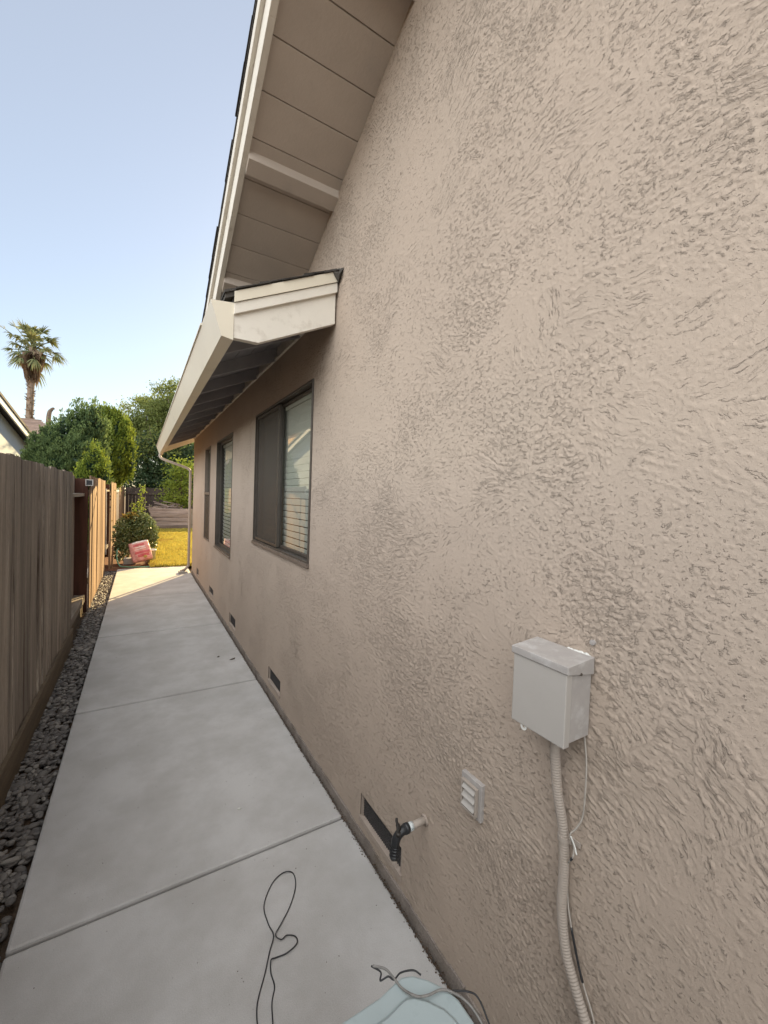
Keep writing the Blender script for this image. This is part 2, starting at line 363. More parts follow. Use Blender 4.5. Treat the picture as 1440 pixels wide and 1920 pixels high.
def build_wall():
    # column positions: fine near the camera, coarser far away (equal steps as seen from the path)
    f = 406; cols = [-3.0, -1.5, -.6, -.2]
    y = -.12
    while y < Y_END:
        cols.append(y); d2 = (WX**2+y*y)
        c45 = max(.25, (.514*WX+.857*max(y, 0)))
        step = .78*(c45**2)/(f*.857*WX*1.0)
        y += max(.0028, min(step, .035))
    cols.append(Y_END); cols = np.array(cols)
    for a in [w[0] for w in WIN]+[w[1] for w in WIN]+[q[0] for q in VENTS]+[q[1] for q in VENTS]+[-.5, 2.71, 2.73]:
        i = np.argmin(abs(cols-a)); cols[i] = a
    rows = np.arange(-.05, 4.80, .0034)
    for a in [w[2] for w in WIN]+[w[3] for w in WIN]+[q[2] for q in VENTS]+[q[3] for q in VENTS]:
        rows[np.argmin(abs(rows-a))] = a
    top = np.array([S(q) if q < 2.72 else 2.775 for q in cols])
    nc, nr = len(cols), len(rows)
    U, V = np.meshgrid(cols, rows, indexing='ij')
    keep_v = V <= (top[:, None] + .012)
    Hh = np.zeros(U.shape); FL = np.zeros(U.shape+(3,)); AM = np.zeros(U.shape); LG = np.zeros(U.shape)
    for a in range(0, nc, 100):
        ax_ = []; Hh[a:a+100] = stucco_height(U[a:a+100], V[a:a+100], ax_)
        FL[a:a+100] = ax_[0]; AM[a:a+100] = ax_[1]; LG[a:a+100] = ax_[2]
    fade = sst(.0, .01, np.minimum.reduce([np.maximum(np.maximum(w[0]-U, U-w[1]), np.maximum(w[2]-V, V-w[3])) for w in WIN+VENTS]))
    X = WX - Hh*fade
    P = np.stack([X, U, np.minimum(V, top[:, None])], -1).reshape(-1, 3)
    cu = .5*(cols[1:]+cols[:-1]); cv = .5*(rows[1:]+rows[:-1])
    k = (rows[None, :-1] < np.minimum(top[:-1], top[1:])[:, None])
    for w in WIN+VENTS:
        k &= ~(((cu > w[0]) & (cu < w[1]))[:, None] & ((cv > w[2]) & (cv < w[3]))[None, :])
    I, J = np.nonzero(k)
    F = np.stack([I*nr+J, I*nr+J+1, (I+1)*nr+J+1, (I+1)*nr+J], -1)
    used = np.unique(F); mp = np.zeros(len(P), np.int64); mp[used] = np.arange(len(used))
    o = mesh_obj('wall', P[used], mp[F], MT['stucco'], house, smooth=True)
    at = o.data.attributes.new('flow', 'FLOAT_VECTOR', 'POINT'); at.data.foreach_set('vector', FL.reshape(-1, 3)[used].astype(np.float32).ravel())
    for nm_, ar_ in (('amt', AM), ('lng', LG)):
        at = o.data.attributes.new(nm_, 'FLOAT', 'POINT'); at.data.foreach_set('value', ar_.reshape(-1)[used].astype(np.float32))
    print('wall verts', len(used), 'cols', nc)
    return o
build_wall()

# back of the house, closed so that no light leaks in
m = MB()
m.box((WX+.02, Y_END-.15, -.1), (9, Y_END, 2.79)); m.box((WX+.02, -3.15, -.1), (9, -3, 3.4)); m.box((9, -3, -.1), (9.2, Y_END, 2.8))
m.prism([(WX+.02, 2.6), (9, 2.6), (9, 2.79), (5, 4.6), (WX+.3, 2.79)], 1, 9.16, 9.29)
m.box((WX+.22, -2.9, 2.68), (9, 9.1, 2.75))
m.build('rear_wall', MT['stucco_plain'], house)

# curb strip under the stucco
m = MB(); ys = np.linspace(-3, Y_END, 160)
for a, b in zip(ys[:-1], ys[1:]):
    m.box((WX-.008+rng.normal(0, .0015), a, -.05), (WX+.02, b, .045+rng.normal(0, .002)), .5)
m.build('foundation_strip', MT['footing'], house)

# ---- foundation vents
for i, (a, b, c, d) in enumerate(VENTS):
    m = MB(); t = .014
    m.box((WX-.006, a-.004, c-.026), (WX+.05, b+.004, c))                 # sloping lip below
    m.box((WX+.004, a-.002, d-.004), (WX+.06, b+.002, d+.004)); m.box((WX+.004, a-.003, c), (WX+.06, a+t, d)); m.box((WX+.004, b-t*.6, c), (WX+.06, b+.002, d))
    fr = m.build('vent', MT['stucco_plain'], house)
    m = MB(); m.box((WX+.018, a, c), (WX+.022, b, d))
    n = int((b-a)/.013)
    for k in range(1, n): y = a+(b-a)*k/n; m.box((WX+.014, y-.0014, c), (WX+.018, y+.0014, d))
    for k in range(1, 9): z = c+(d-c)*k/9; m.box((WX+.0135, a, z-.0014), (WX+.0175, b, z+.0014))
    ms = m.build('vent_mesh', MT['mesh'], fr)

# ---- windows
def frame_mb(a, b, c, d, x0, x1, t):
    m = MB(); m.box((x0, a, c), (x1, b, c+t)); m.box((x0, a, d-t), (x1, b, d)); m.box((x0, a, c+t), (x1, a+t, d-t)); m.box((x0, b-t, c+t), (x1, b, d-t)); return m
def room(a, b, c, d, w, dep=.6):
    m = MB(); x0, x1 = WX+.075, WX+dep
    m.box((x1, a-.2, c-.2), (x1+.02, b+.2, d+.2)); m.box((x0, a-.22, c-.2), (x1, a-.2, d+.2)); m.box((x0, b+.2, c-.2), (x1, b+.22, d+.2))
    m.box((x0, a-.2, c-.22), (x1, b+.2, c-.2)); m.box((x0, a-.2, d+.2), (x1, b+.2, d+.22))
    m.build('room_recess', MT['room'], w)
def blinds(a, b, c, d, w, x=.075, sp=.051, tilt=74, mm='blind'):
    m = MB(); z = c+.01
    while z < d:
        R = Matrix.Rotation(rad(tilt), 3, 'Y'); m.box((WX+x-.024, a, z), (WX+x+.024, b, z+.0025), R=R); z += sp
    m.box((WX+x-.02, a, d-.04), (WX+x+.02, b, d))
    m.build('blind', MT[mm], w)
# window 1, slider: screened leaf far, fixed glass near
a, b, c, d = WIN[0]; mid = 3.275
w = frame_mb(a, b, c, d, WX-.010, WX+.075, .017).build('window', MT['bronze'], house, bevel=.002)
m = MB(); m.box((WX-.022, a-.006, c-.022), (WX+.01, b+.006, c+.004)); m.build('sill', MT['bronze_light'], w, bevel=.002)
m = frame_mb(mid-.012, b-.024, c+.024, d-.024, WX+.004, WX+.028, .02); m.build('screen_frame', MT['bronze'], w)
m = MB(); m.box((WX+.015, mid, c+.04), (WX+.017, b-.04, d-.04)); m.build('screen', MT['screen'], w)
m = frame_mb(a+.024, mid+.02, c+.024, d-.024, WX+.034, WX+.056, .018); m.build('sash', MT['bronze'], w)
m = MB(); m.box((WX+.042, a+.03, c+.03), (WX+.046, mid+.01, d-.03)); m.build('pane', MT['glass'], w)
m = MB(); m.box((WX+.060, mid, c+.03), (WX+.064, b-.03, d-.03)); m.build('pane', MT['glass'], w)
blinds(a+.04, b-.04, c+.03, d-.03, w); room(a, b, c, d, w)
# window 2, single recessed pane
a, b, c, d = WIN[1]
w = frame_mb(a, b, c, d, WX-.004, WX+.085, .022).build('window', MT['bronze'], house, bevel=.002)
m = MB(); m.box((WX-.020, a-.004, c-.018), (WX+.01, b+.004, c+.004)); m.build('sill', MT['bronze_light'], w, bevel=.002)
m = MB(); m.box((WX+.058, a+.02, c+.02), (WX+.062, b-.02, d-.02)); m.build('pane', MT['glass'], w)
m = frame_mb(a+.022, b-.022, c+.022, d-.022, WX+.05, WX+.07, .028); m.build('sash', MT['bronze'], w)
blinds(a+.05, b-.05, c+.05, d-.05, w, x=.10); room(a, b, c, d, w)
# window 3, single hung with half screen
a, b, c, d = WIN[2]; mz = 1.655
w = frame_mb(a, b, c, d, WX-.008, WX+.07, .022).build('window', MT['bronze_light'], house, bevel=.002)
m = MB(); m.box((WX-.014, a+.01, mz-.02), (WX+.03, b-.01, mz+.02)); m.build('meeting_rail', MT['bronze_light'], w)
m = MB(); m.box((WX+.036, a+.02, c+.02), (WX+.040, b-.02, d-.02)); m.build('pane', MT['glass'], w)
m = MB(); m.box((WX+.004, a+.022, c+.022), (WX+.006, b-.022, mz-.02)); m.build('screen', MT['screen'], w)
blinds(a+.03, b-.03, c+.03, d-.03, w); room(a, b, c, d, w)

# ---- gable eave: soffit boards, lookouts, barge board, trim, shingles
XB0, XB1 = .42, .45
xclip = lambda yy, o: .385+(S(yy)+o-2.655)/.48      # x where the gable slope dives under the lower roof
m = MB(); pitch = .172; y = 3.52; k = 0
while y > -.5:
    y0 = y-pitch+.006
    zz = lambda q, o=0: S(q)+o
    v = []
    for yy in (max(y0, -.5), y):
        for x in (XB1-.005, max(XB1, min(WX+.012, xclip(yy, .004)))):
            v += [(x, yy, zz(yy, .004)), (x, yy, zz(yy, .030))]
    m.add(v, [(0,2,6,4),(1,5,7,3),(0,4,5,1),(2,3,7,6),(0,1,3,2),(4,6,7,5)], random.random())
    y -= pitch; k += 1
for sgn in (1,):
    v = [];
    for yy in (-3.3, -.5):
        for x in (XB1-.005, WX+.012): v += [(x, yy, zz(yy, .004)), (x, yy, zz(yy, .030))]
    m.add(v, [(0,2,6,4),(1,5,7,3),(0,4,5,1),(2,3,7,6),(0,1,3,2),(4,6,7,5)])
m.build('soffit', MT['soffit'], house)
for yc in (2.90, 2.235, 1.44, .62, -.2):
    m = MB(); v = []
    for yy in (yc-.036, yc+.036):
        for x in (XB1-.002, WX+.01): v += [(x, yy, S(yy)-.036), (x, yy, S(yy)+.006)]
    m.add(v, [(0,2,6,4),(1,5,7,3),(0,4,5,1),(2,3,7,6),(0,1,3,2),(4,6,7,5)], .6); m.build('lookout', MT['soffit'], house, bevel=.002)
def rake(x0, x1, o0, o1, ya, yb):
    m = MB(); v = []
    ycut = ([ya, -.5] if ya < -.5 else [ya])+[q for q in np.arange(0, 5, .25) if q < yb]+[yb]
    for p, q in zip(ycut[:-1], ycut[1:]):
        v = []
        for yy in (p, q):
            for x in (x0, max(x0+.005, min(x1, xclip(yy, o0)-.01))): v += [(x, yy, S(yy)+o0), (x, yy, S(yy)+o1)]
        m.add(v, [(0,2,6,4),(1,5,7,3),(0,4,5,1),(2,3,7,6),(0,1,3,2),(4,6,7,5)], .5)
    return m
rake(XB0, XB1, -.012, .20, -3.4, 3.70).build('barge_board', MT['trim'], house, bevel=.002)
rake(XB0-.02, XB0-.0005, .125, .198, -3.4, 3.72).build('rake_trim', MT['trim'], house, bevel=.002)
m = rake(XB0-.024, 6.5, .205, .222, -3.5, 4.05)
y = 4.15
while y > -3.4:
    L_ = .145; j = rng.normal(0, .004, 2)
    if y > -.5:
        v = []; y1 = y; y0 = y-L_-.05
        for yy, oo in ((y1, .222), (y0, .222)):
            pass
        xo = XB0-.030+j[0]*.7; xe = max(xo+.01, min(6.5, xclip(y1, .222)))
        v = [(xo, y1, S(y1)+.222), (xe, y1, S(y1)+.222), (xo, y1, S(y1)+.233), (xe, y1, S(y1)+.233), (xo, y0, S(y0)+.2225), (xe, y0, S(y0)+.2225), (xo, y0, S(y0)+.226), (xe, y0, S(y0)+.226)]
        m.add(v, [(0,1,3,2),(4,6,7,5),(2,3,7,6),(0,4,5,1),(0,2,6,4),(1,5,7,3)])
    y -= L_
m.build('gable_roof', MT['shingle'], house)
# gable triangle wall behind is the wall itself; lower roof
DK = lambda x: 2.60+.48*(x-.385)
m = MB()
m.prism([(.345, DK(.345)+.035), (5.0, DK(5.0)+.035), (5.0, DK(5.0)+.06), (.345, DK(.345)+.06)], 1, Y_RET-.01, 9.72)
m.prism([(5.0, DK(5.0)+.035), (9.6, DK(.4)+.035), (9.6, DK(.4)+.06), (5.0, DK(5.0)+.06)], 1, Y_RET-.01, 9.72)
x = .34
while x < 3.0:
    j = rng.normal(0, .003)
    m.prism([(x, DK(x)+.0605), (x+.19, DK(x+.19)+.0605), (x+.19, DK(x+.19)+.064), (x, DK(x)+.074)], 1, Y_RET-.016+j, 9.74)
    x += .145
m.build('main_roof', MT['shingle'], house)
m = MB(); m.prism([(.385, DK(.385)+.018), (5, DK(5)+.018), (5, DK(5)+.034), (.385, DK(.385)+.034)], 1, Y_RET+.02, 9.68); 
for k in range(5):
    xx = .39+.115*k; m.prism([(xx, DK(xx)+.0005), (xx+.111, DK(xx+.111)+.0005), (xx+.111, DK(xx+.111)+.0175), (xx, DK(xx)+.0175)], 1, Y_RET+.02, 9.68)
m.build('eave_decking', MT['rafter'], house)
yr = 2.79; n = 0
while yr < 9.4:
    m = MB(); m.prism([(.392, DK(.392)-.085), (WX+.05, DK(WX+.05)-.105), (WX+.05, DK(WX+.05)), (.392, DK(.392))], 1, yr-.019, yr+.019, random.random())
    m.build('rafter', MT['rafter'], house, bevel=.0015); yr += .610
m = MB(); m.box((WX-.018, Y_RET+.05, 2.765), (WX+.03, 9.3, 2.785)); m.box((WX+.004, Y_RET+.05, 2.785), (WX+.03, 9.3, DK(WX+.004)-.001))
m.build('frieze_board', MT['trim'], house)
m = MB(); m.box((.388, Y_RET+.045, DK(.39)-.10), (.405, 9.66, DK(.39)-.003)); m.build('fascia', MT['trim'], house)
# return board at the start of the lower eave
zt = lambda x: DK(x)+.0
m = MB(); m.prism([(.388, 2.435), (.512, 2.437), (.935, 2.640), (.935, zt(.935)-.005), (.388, zt(.388)-.022)], 1, Y_RET, Y_RET+.038, .5)
m.build('return_board', MT['trim'], house, bevel=.002)
m = MB(); m.prism([(.388, zt(.388)-.055), (.937, zt(.937)-.055), (.937, zt(.937)+.0), (.388, zt(.388)+.0)], 1, Y_RET-.018, Y_RET-.0005, .5)
m.build('return_trim', MT['trim'], house, bevel=.002)
m = MB(); m.prism([(.386, zt(.386)+.001), (.934, zt(.934)+.001), (.934, zt(.934)+.058), (.386, zt(.386)+.052)], 1, Y_RET-.026, Y_RET-.019, .5)
m.prism([(.386, zt(.386)+.0525), (.934, zt(.934)+.0585), (.934, zt(.934)+.0600), (.386, zt(.386)+.054)], 1, Y_RET-.026, Y_RET+.03, .5)
m.build('drip_edge', MT['gutter'], house)
# ragged shingles and mastic where the return meets the stucco
m = MB()
for k in range(5):
    x = .39+.115*k; x2 = min(x+.17, .938); zo = .061+.006*(k % 2); tk = random.uniform(.008, .016)
    m.prism([(x, DK(x)+zo), (x2, DK(x2)+zo), (x2, DK(x2)+zo+tk*.4), (x, DK(x)+zo+tk)], 1, Y_RET-.034+rng.normal(0, .004), Y_RET+.1)
m.add([(.925, 2.10, 2.885), (.95, 2.10, 2.93), (.95, 2.2, 2.97), (.89, 2.16, 2.925), (.93, 2.13, 2.86), (.95, 2.16, 2.86)], [(0,1,2,3), (0,3,4), (0,4,5,1), (3,2,5,4)])
m.build('edge_shingle', MT['shingle'], house)
# gutter: slanted face, hollow trough
GP = [(.388, 2.606), (.388, 2.422), (.332, 2.432), (.280, 2.594), (.296, 2.598), (.296, 2.590), (.286, 2.588), (.337, 2.438), (.382, 2.429), (.382, 2.606)]
m = MB(); m.prism(GP, 1, Y_RET, 9.74, .5)
m.prism([(.388, 2.606), (.388, 2.422), (.332, 2.432), (.280, 2.594)], 1, Y_RET-.004, Y_RET-.0005, .5); m.prism([(.388, 2.606), (.388, 2.422), (.332, 2.432), (.280, 2.594)], 1, 9.7405, 9.745, .5)
for yy in (5.2, 8.2): m.prism([(.278, 2.594), (.3305, 2.4305), (.388, 2.4205), (.388, 2.4215), (.3315, 2.4315), (.2795, 2.594)], 1, yy-.02, yy+.02, .5)
m.build('gutter', MT['gutter'], house)
m = MB(); m.prism([(.388, 2.632), (.274, 2.590), (.274, 2.602), (.388, 2.645)], 1, Y_RET+.35, 9.73); m.build('gutter_flashing', MT['gutter'], house)
# far rake of the lower roof
m = MB(); m.prism([(.39, DK(.39)-.13), (3.0, DK(3.0)-.13), (3.0, DK(3.0)+.03), (.39, DK(.39)+.03)], 1, 9.685, 9.72); m.build('rear_barge_board', MT['trim'], house)
# downspout
pts = spline([(.345, 9.60, 2.44), (.345, 9.60, 2.38), (.42, 9.57, 2.32), (.80, 9.40, 2.18), (.885, 9.34, 2.11), (.89, 9.33, 2.0), (.89, 9.33, 1.0), (.89, 9.33, .22), (.88, 9.32, .13), (.82, 9.28, .07), (.74, 9.22, .045)], 6)
m = MB(); m.tube(pts, .026, 8); m.build('downspout', MT['conduit'], house)
m = MB(); m.box((.70, 9.15, .004), (.86, 9.32, .05), jig=.006); m.build('splash_block', MT['concrete_block'], house)
# wall anchors and the patch of rough mortar
m = MB(); m.tube([(WX-.007, .569, 1.323), (WX+.01, .569, 1.323)], .0065, 10); m.tube([(WX-.0085, .569, 1.323), (WX-.006, .569, 1.323)], .003, 8); m.build('wall_anchor', MT['box_weathered'], house)

# ------------------------------------------------------------------ ground, path
N_ = 60
gx = np.concatenate([[-600, -100, -20, -5], np.linspace(-1.2, 1.2, 30), [5, 20, 100, 600]]); gy = np.concatenate([[-600, -100, -10], np.linspace(-3, 24, 110), [60, 200, 900]])
GX, GY = np.meshgrid(gx, gy, indexing='ij')
GZ = -.085 + .012*fb(GX*6, GY*6, 3, 3)*(abs(GX) < 1.3)
nr = len(gy); I, J = np.meshgrid(np.arange(len(gx)-1), np.arange(nr-1), indexing='ij'); I = I.ravel(); J = J.ravel()
F = np.stack([I*nr+J, (I+1)*nr+J, (I+1)*nr+J+1, I*nr+J+1], -1)
struct(mesh_obj('ground', np.stack([GX, GY, GZ], -1).reshape(-1, 3), F, MT['dirt'], smooth=True))

PL, PR = -.387, .928
joints = [-1.68, .08, 1.845, 3.66, 5.47, 7.38, 10.14]
m = MB()
for a, b in zip(joints[:-1], joints[1:]):
    g = .005 if b < 3 else .010
    for q0, q1 in ((a+g, b-g),):
        m.box((PL, q0, -.1), (PR, q1, 0), .5)
m.box((PL, -3.2, -.1), (PR, joints[0]-.005, 0), .5)
p_ = m.build('path', MT['path'], bevel=.011); struct(p_)
m = MB(); m.box((PL+.004, -3.2, -.09), (PR-.004, 10.12, -.024)); struct(m.build('path_joint_filler', MT['joint']))

# dirt and crumbs gathered along the foot of the wall
V, F = [], []; N0 = 0
cnt = 2600; yy = -.2+9.3*rng.random(cnt)**1.6; xx = PR-.002+rng.normal(0, .006, cnt); ss = rng.uniform(.0015, .005, cnt)
tet = np.array([(1,0,0),(-.5,.87,0),(-.5,-.87,0),(0,0,.8)]); tf = np.array([(0,1,3),(1,2,3),(2,0,3)])
P = tet[None]*ss[:, None, None]*rng.uniform(.6, 1.4, (cnt, 4, 1)) + np.stack([xx, yy, np.full(cnt, .0005)], -1)[:, None]
o = mesh_obj('debris', P.reshape(-1, 3), (tf[None]+4*np.arange(cnt)[:, None, None]).reshape(-1, 3), MT['dirt'])
stuff(o, 'brown dirt crumbs along the foot of the stucco wall', 'dirt')
# specks scattered on the slabs
cnt = 420; yy = .7+8*rng.random(cnt)**1.5; xx = rng.uniform(PL+.02, PR-.03, cnt); ss = rng.uniform(.0008, .0028, cnt)
P = tet[None]*ss[:, None, None]*rng.uniform(.6, 1.4, (cnt, 4, 1)) + np.stack([xx, yy, np.full(cnt, .0004)], -1)[:, None]
o = mesh_obj('grit', P.reshape(-1, 3), (tf[None]+4*np.arange(cnt)[:, None, None]).reshape(-1, 3), MT['leafdry'])
stuff(o, 'dark grit specks scattered over the concrete path', 'grit')

# ------------------------------------------------------------------ river pebbles
def ico(sub=1):
    import bmesh
    bm = bmesh.new(); bmesh.ops.create_icosphere(bm, subdivisions=sub+1, radius=1)
    v = np.array([q.co[:] for q in bm.verts]); f = np.array([[q.index for q in fc.verts] for fc in bm.faces]); bm.free(); return v, f
iv, if_ = ico(1)
def rotm(n):
    q = rng.normal(size=(n, 4)); q /= np.linalg.norm(q, axis=1)[:, None]; w, x, y, z = q.T
    return np.stack([1-2*(y*y+z*z), 2*(x*y-z*w), 2*(x*z+y*w), 2*(x*y+z*w), 1-2*(x*x+z*z), 2*(y*z-x*w), 2*(x*z-y*w), 2*(y*z+x*w), 1-2*(x*x+y*y)], -1).reshape(n, 3, 3)
def pebbles(n, fy, size, zbase, name, label, dens=None, x0=-.605, x1=PL-.02):
    y = fy(rng.random(n)); x = rng.uniform(x0, x1, n); s = size*rng.lognormal(0, .28, n)
    ax = np.stack([s*rng.uniform(.9, 1.45, n), s*rng.uniform(.75, 1.0, n), s*rng.uniform(.40, .62, n)], -1)
    th = rng.uniform(0, np.pi, n); c, s_ = np.cos(th), np.sin(th); Rz = np.zeros((n, 3, 3)); Rz[:, 0, 0] = c; Rz[:, 0, 1] = -s_; Rz[:, 1, 0] = s_; Rz[:, 1, 1] = c; Rz[:, 2, 2] = 1
    tl = rng.normal(0, .3, n); Rx = np.zeros((n, 3, 3)); Rx[:, 0, 0] = 1; Rx[:, 1, 1] = np.cos(tl); Rx[:, 1, 2] = -np.sin(tl); Rx[:, 2, 1] = np.sin(tl); Rx[:, 2, 2] = np.cos(tl)
    lump = 1+.09*rng.normal(size=(n, len(iv), 1))*.6
    P = np.einsum('nij,nkj->nki', Rx@Rz, iv[None]*lump*ax[:, None]) + np.stack([x, y, zbase+rng.uniform(0, .028, n)], -1)[:, None]
    r = np.clip(rng.beta(1.0, 3.2, n), 0, 1)
    o = mesh_obj(name, P.reshape(-1, 3), (if_[None]+len(iv)*np.arange(n)[:, None, None]).reshape(-1, 3), MT['pebble'], rnd=np.repeat(r, len(iv)), smooth=True)
    stuff(o, label, 'pebbles'); return o
def fy1(t): return 2.15+t*8.0
allp = []
pebbles(4600, fy1, .0150, -.068, 'gravel', 'rounded dark grey river pebbles between the board fence and the path')
pebbles(150, lambda t: 1.2+1.1*t, .017, -.066, 'gravel', 'few loose pebbles half buried in brown soil at the near end of the strip')

# ------------------------------------------------------------------ left fence
fence = thing('fence', 'weathered brown board fence running along the left edge of the path', 'fence', (-.62, 3, -.08))
def boards(y0, y1, x, ztop, mname, part='board_panel', z0=-.07, th=.017, w=.14, par=None, zj=.008, flip=False):
    m = MB(); y = y0
    while y < y1-.02:
        ww = min(w*random.uniform(.93, 1.04), y1-y); g = random.choice((.004, .006, .009, .014))
        zt_ = ztop+rng.normal(0, zj); xo = rng.normal(0, .0025); tw = rng.normal(0, .0025)
        prof_y = [y+g/2, y+ww-g/2]
        nz = 9; V = []; zs = np.linspace(z0, zt_, nz); bend = rng.normal(0, .003); lean = rng.normal(0, .0015)
        for zi, z in enumerate(zs):
            t = zi/(nz-1); bx = bend*math.sin(math.pi*t); dy = lean*t
            V += [(x+xo+tw+bx, prof_y[0]+dy, z), (x+xo-tw+bx, prof_y[1]+dy, z+rng.normal(0, .001)*(zi == nz-1)), (x+xo-tw+bx-th, prof_y[1]+dy, z), (x+xo+tw+bx-th, prof_y[0]+dy, z)]
        f = []
        for i in range(nz-1):
            for k in range(4): f.append((4*i+k, 4*i+(k+1) % 4, 4*i+4+(k+1) % 4, 4*i+4+k))
        f += [(0,3,2,1), tuple(4*(nz-1)+k for k in range(4))]
        m.add(V, f, random.random()); y += ww
    return m.build(part, MT[mname], par or fence)
boards(-3.0, 5.50, -.625, 1.822, 'wood_old')
m = MB(); m.box((-.625, -3, -.12), (-.600, 5.46, .143)); m.build('kick_board', MT['kick'], fence, bevel=.002)
for z in (.35, 1.05, 1.62):
    m = MB(); m.box((-.685, -3, z), (-.645, 5.50, z+.088)); m.build('rail', MT['rail'], fence)
boards(5.50, 7.04, -.775, 1.835, 'wood_old')
for z in (1.555,):
    m = MB(); m.box((-.77, 5.46, z), (-.665, 7.04, z+.04)); m.build('rail', MT['rail'], fence, bevel=.002)
m = MB(); m.box((-.77, 5.46, .07), (-.648, 7.03, .165)); m.build('rail', MT['rail'], fence, bevel=.002)
m = MB(); m.box((-.77, 5.47, -.1), (-.665, 7.04, .069)); m.build('kick_board', MT['kick'], fence, bevel=.002)
m = MB(); m.box((-.86, 7.045, -.1), (-.628, 7.09, 1.80)); m.build('post', MT['wood_red'], fence, bevel=.003)
m = MB(); m.box((-.77, 5.40, -.1), (-.69, 5.48, 1.75)); m.build('post', MT['wood_red'], fence, bevel=.003)
boards(7.06, 10.05, -.60, 1.84, 'wood_new')
for z in (.30, 1.55):
    m = MB(); m.box((-.70, 7.1, z), (-.625, 10.0, z+.088)); m.build('rail', MT['rail'], fence)
boards(10.05, 12.45, -.80, 1.83, 'wood_red')
for z in (.25, 1.62):
    m = MB(); m.box((-.79, 10.06, z), (-.66, 12.44, z+.04)); m.build('rail', MT['rail'], fence)
m = MB(); m.box((-.75, 10.06, -.1), (-.66, 10.15, 1.80)); m.build('post', MT['wood_red'], fence)
m = MB(); m.box((-.75, 12.35, -.1), (-.66, 12.44, 1.80)); m.build('post', MT['wood_red'], fence)
boards(12.45, 14.9, -.62, 1.86, 'wood_new')
boards(14.9, 17.3, -.78, 1.82, 'wood_red'); boards(17.3, 19.9, -.62, 1.84, 'wood_new'); boards(19.9, 23.2, -.64, 1.80, 'wood_new')
m = MB(); m.tube([(-.64, 11.0, .2), (-.645, 11.02, 1.1), (-.65, 11.0, 1.68)], .011, 8); m.build('conduit_pipe', MT['white_plastic'], fence)
# stakes by the fence
for i, (x, y, h) in enumerate([(-.545, 10.42, .56), (-.50, 10.62, .44)]):
    m = MB(); m.box((x-.018, y-.018, -.09), (x+.018, y+.018, h), .5, jig=.003, R=Matrix.Rotation(.03*(i*2-1), 3, 'Y'))
    o = m.build('garden_stake', MT['wood_new']); tag(o, ['taller pale wooden stake standing against the lit fence', 'shorter wooden stake between the tall stake and the rose bush'][i], 'stake', 'wooden stakes at the end of the fence')
# solar light on the fence
lt = thing('solar_fence_light', 'small square solar light with pale frame on top of the lit fence section', 'light', (-.60, 7.03, 1.70))
m = MB(); X0, X1, Z0, Z1 = -.655, -.565, 1.70, 1.79; yy = 7.035
for q in ((X0, Z0, X1, Z0+.012), (X0, Z1-.012, X1, Z1), (X0, Z0+.012, X0+.012, Z1-.012), (X1-.012, Z0+.012, X1, Z1-.012)): m.box((q[0], yy-.035, q[1]), (q[2], yy, q[3]))
m.build('light_frame', MT['box'], lt, bevel=.003)
m = MB(); m.box((X0+.012, yy-.028, Z0+.012), (X1-.012, yy-.001, Z1-.012)); m.build('light_lens', MT['black_plastic'], lt)

# back fence
bf = thing('fence', 'dark brown board fence closing the far end of the yard', 'fence', (2, 23.2, 0))
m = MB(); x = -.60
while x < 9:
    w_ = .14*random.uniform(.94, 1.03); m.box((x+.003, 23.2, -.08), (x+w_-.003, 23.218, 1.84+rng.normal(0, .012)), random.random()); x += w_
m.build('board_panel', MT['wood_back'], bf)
m = MB(); m.box((-.6, 23.16, 1.50), (9, 23.199, 1.59)); m.box((-.6, 23.16, .35), (9, 23.199, .44)); m.build('rail', MT['wood_back'], bf)
for x in (1.35, 3.8, 6.2):
    m = MB(); m.box((x, 23.10, -.08), (x+.09, 23.158, 1.7)); m.build('post', MT['wood_red'], bf)

# ------------------------------------------------------------------ lawn and far planting
m = MB(); m.add([(.22, 10.16, -.012), (9, 10.16, -.012), (9, 20.6, -.012), (.22, 20.6, -.012)], [(0, 1, 2, 3)]); struct(m.build('lawn', MT['lawn']))
m = MB(); m.add([(-.78, 10.15, -.035), (.22, 10.15, -.035), (.22, 23.2, -.035), (-.78, 23.2, -.035)], [(0, 1, 2, 3)]); m.add([(.22, 20.6, -.035), (9, 20.6, -.035), (9, 23.2, -.035), (.22, 23.2, -.035)], [(0, 1, 2, 3)])
struct(m.build('planting_bed', MT['mulch']))
cnt = 60000; t = rng.random(cnt); gy_ = 10.16+10.4*t**1.25; gx_ = rng.uniform(.2, 1.0, cnt)*(.35*gy_-2.4)*1.15+.2
gx_ = .22 + rng.random(cnt)*(.13*gy_+.2)
clump = 1+.5*fb(gx_*5, gy_*5, 5, 2)
hgt = .065*rng.uniform(.4, 1.5, cnt)*clump; a = rng.uniform(0, 2*np.pi, cnt); ln = rng.normal(0, .025, (cnt, 2))
w_ = .007+.0008*gy_; b0 = np.stack([gx_-np.cos(a)*w_, gy_-np.sin(a)*w_, np.full(cnt, -.012)], -1); b1 = np.stack([gx_+np.cos(a)*w_, gy_+np.sin(a)*w_, np.full(cnt, -.012)], -1)
tp = np.stack([gx_+ln[:, 0], gy_+ln[:, 1], -.012+hgt], -1)
o = mesh_obj('grass', np.stack([b0, b1, tp], 1).reshape(-1, 3), np.arange(cnt*3).reshape(-1, 3), MT['grass'], rnd=np.repeat(rng.random(cnt), 3))
stuff(o, 'dry yellow grass of the sunlit back lawn', 'grass')

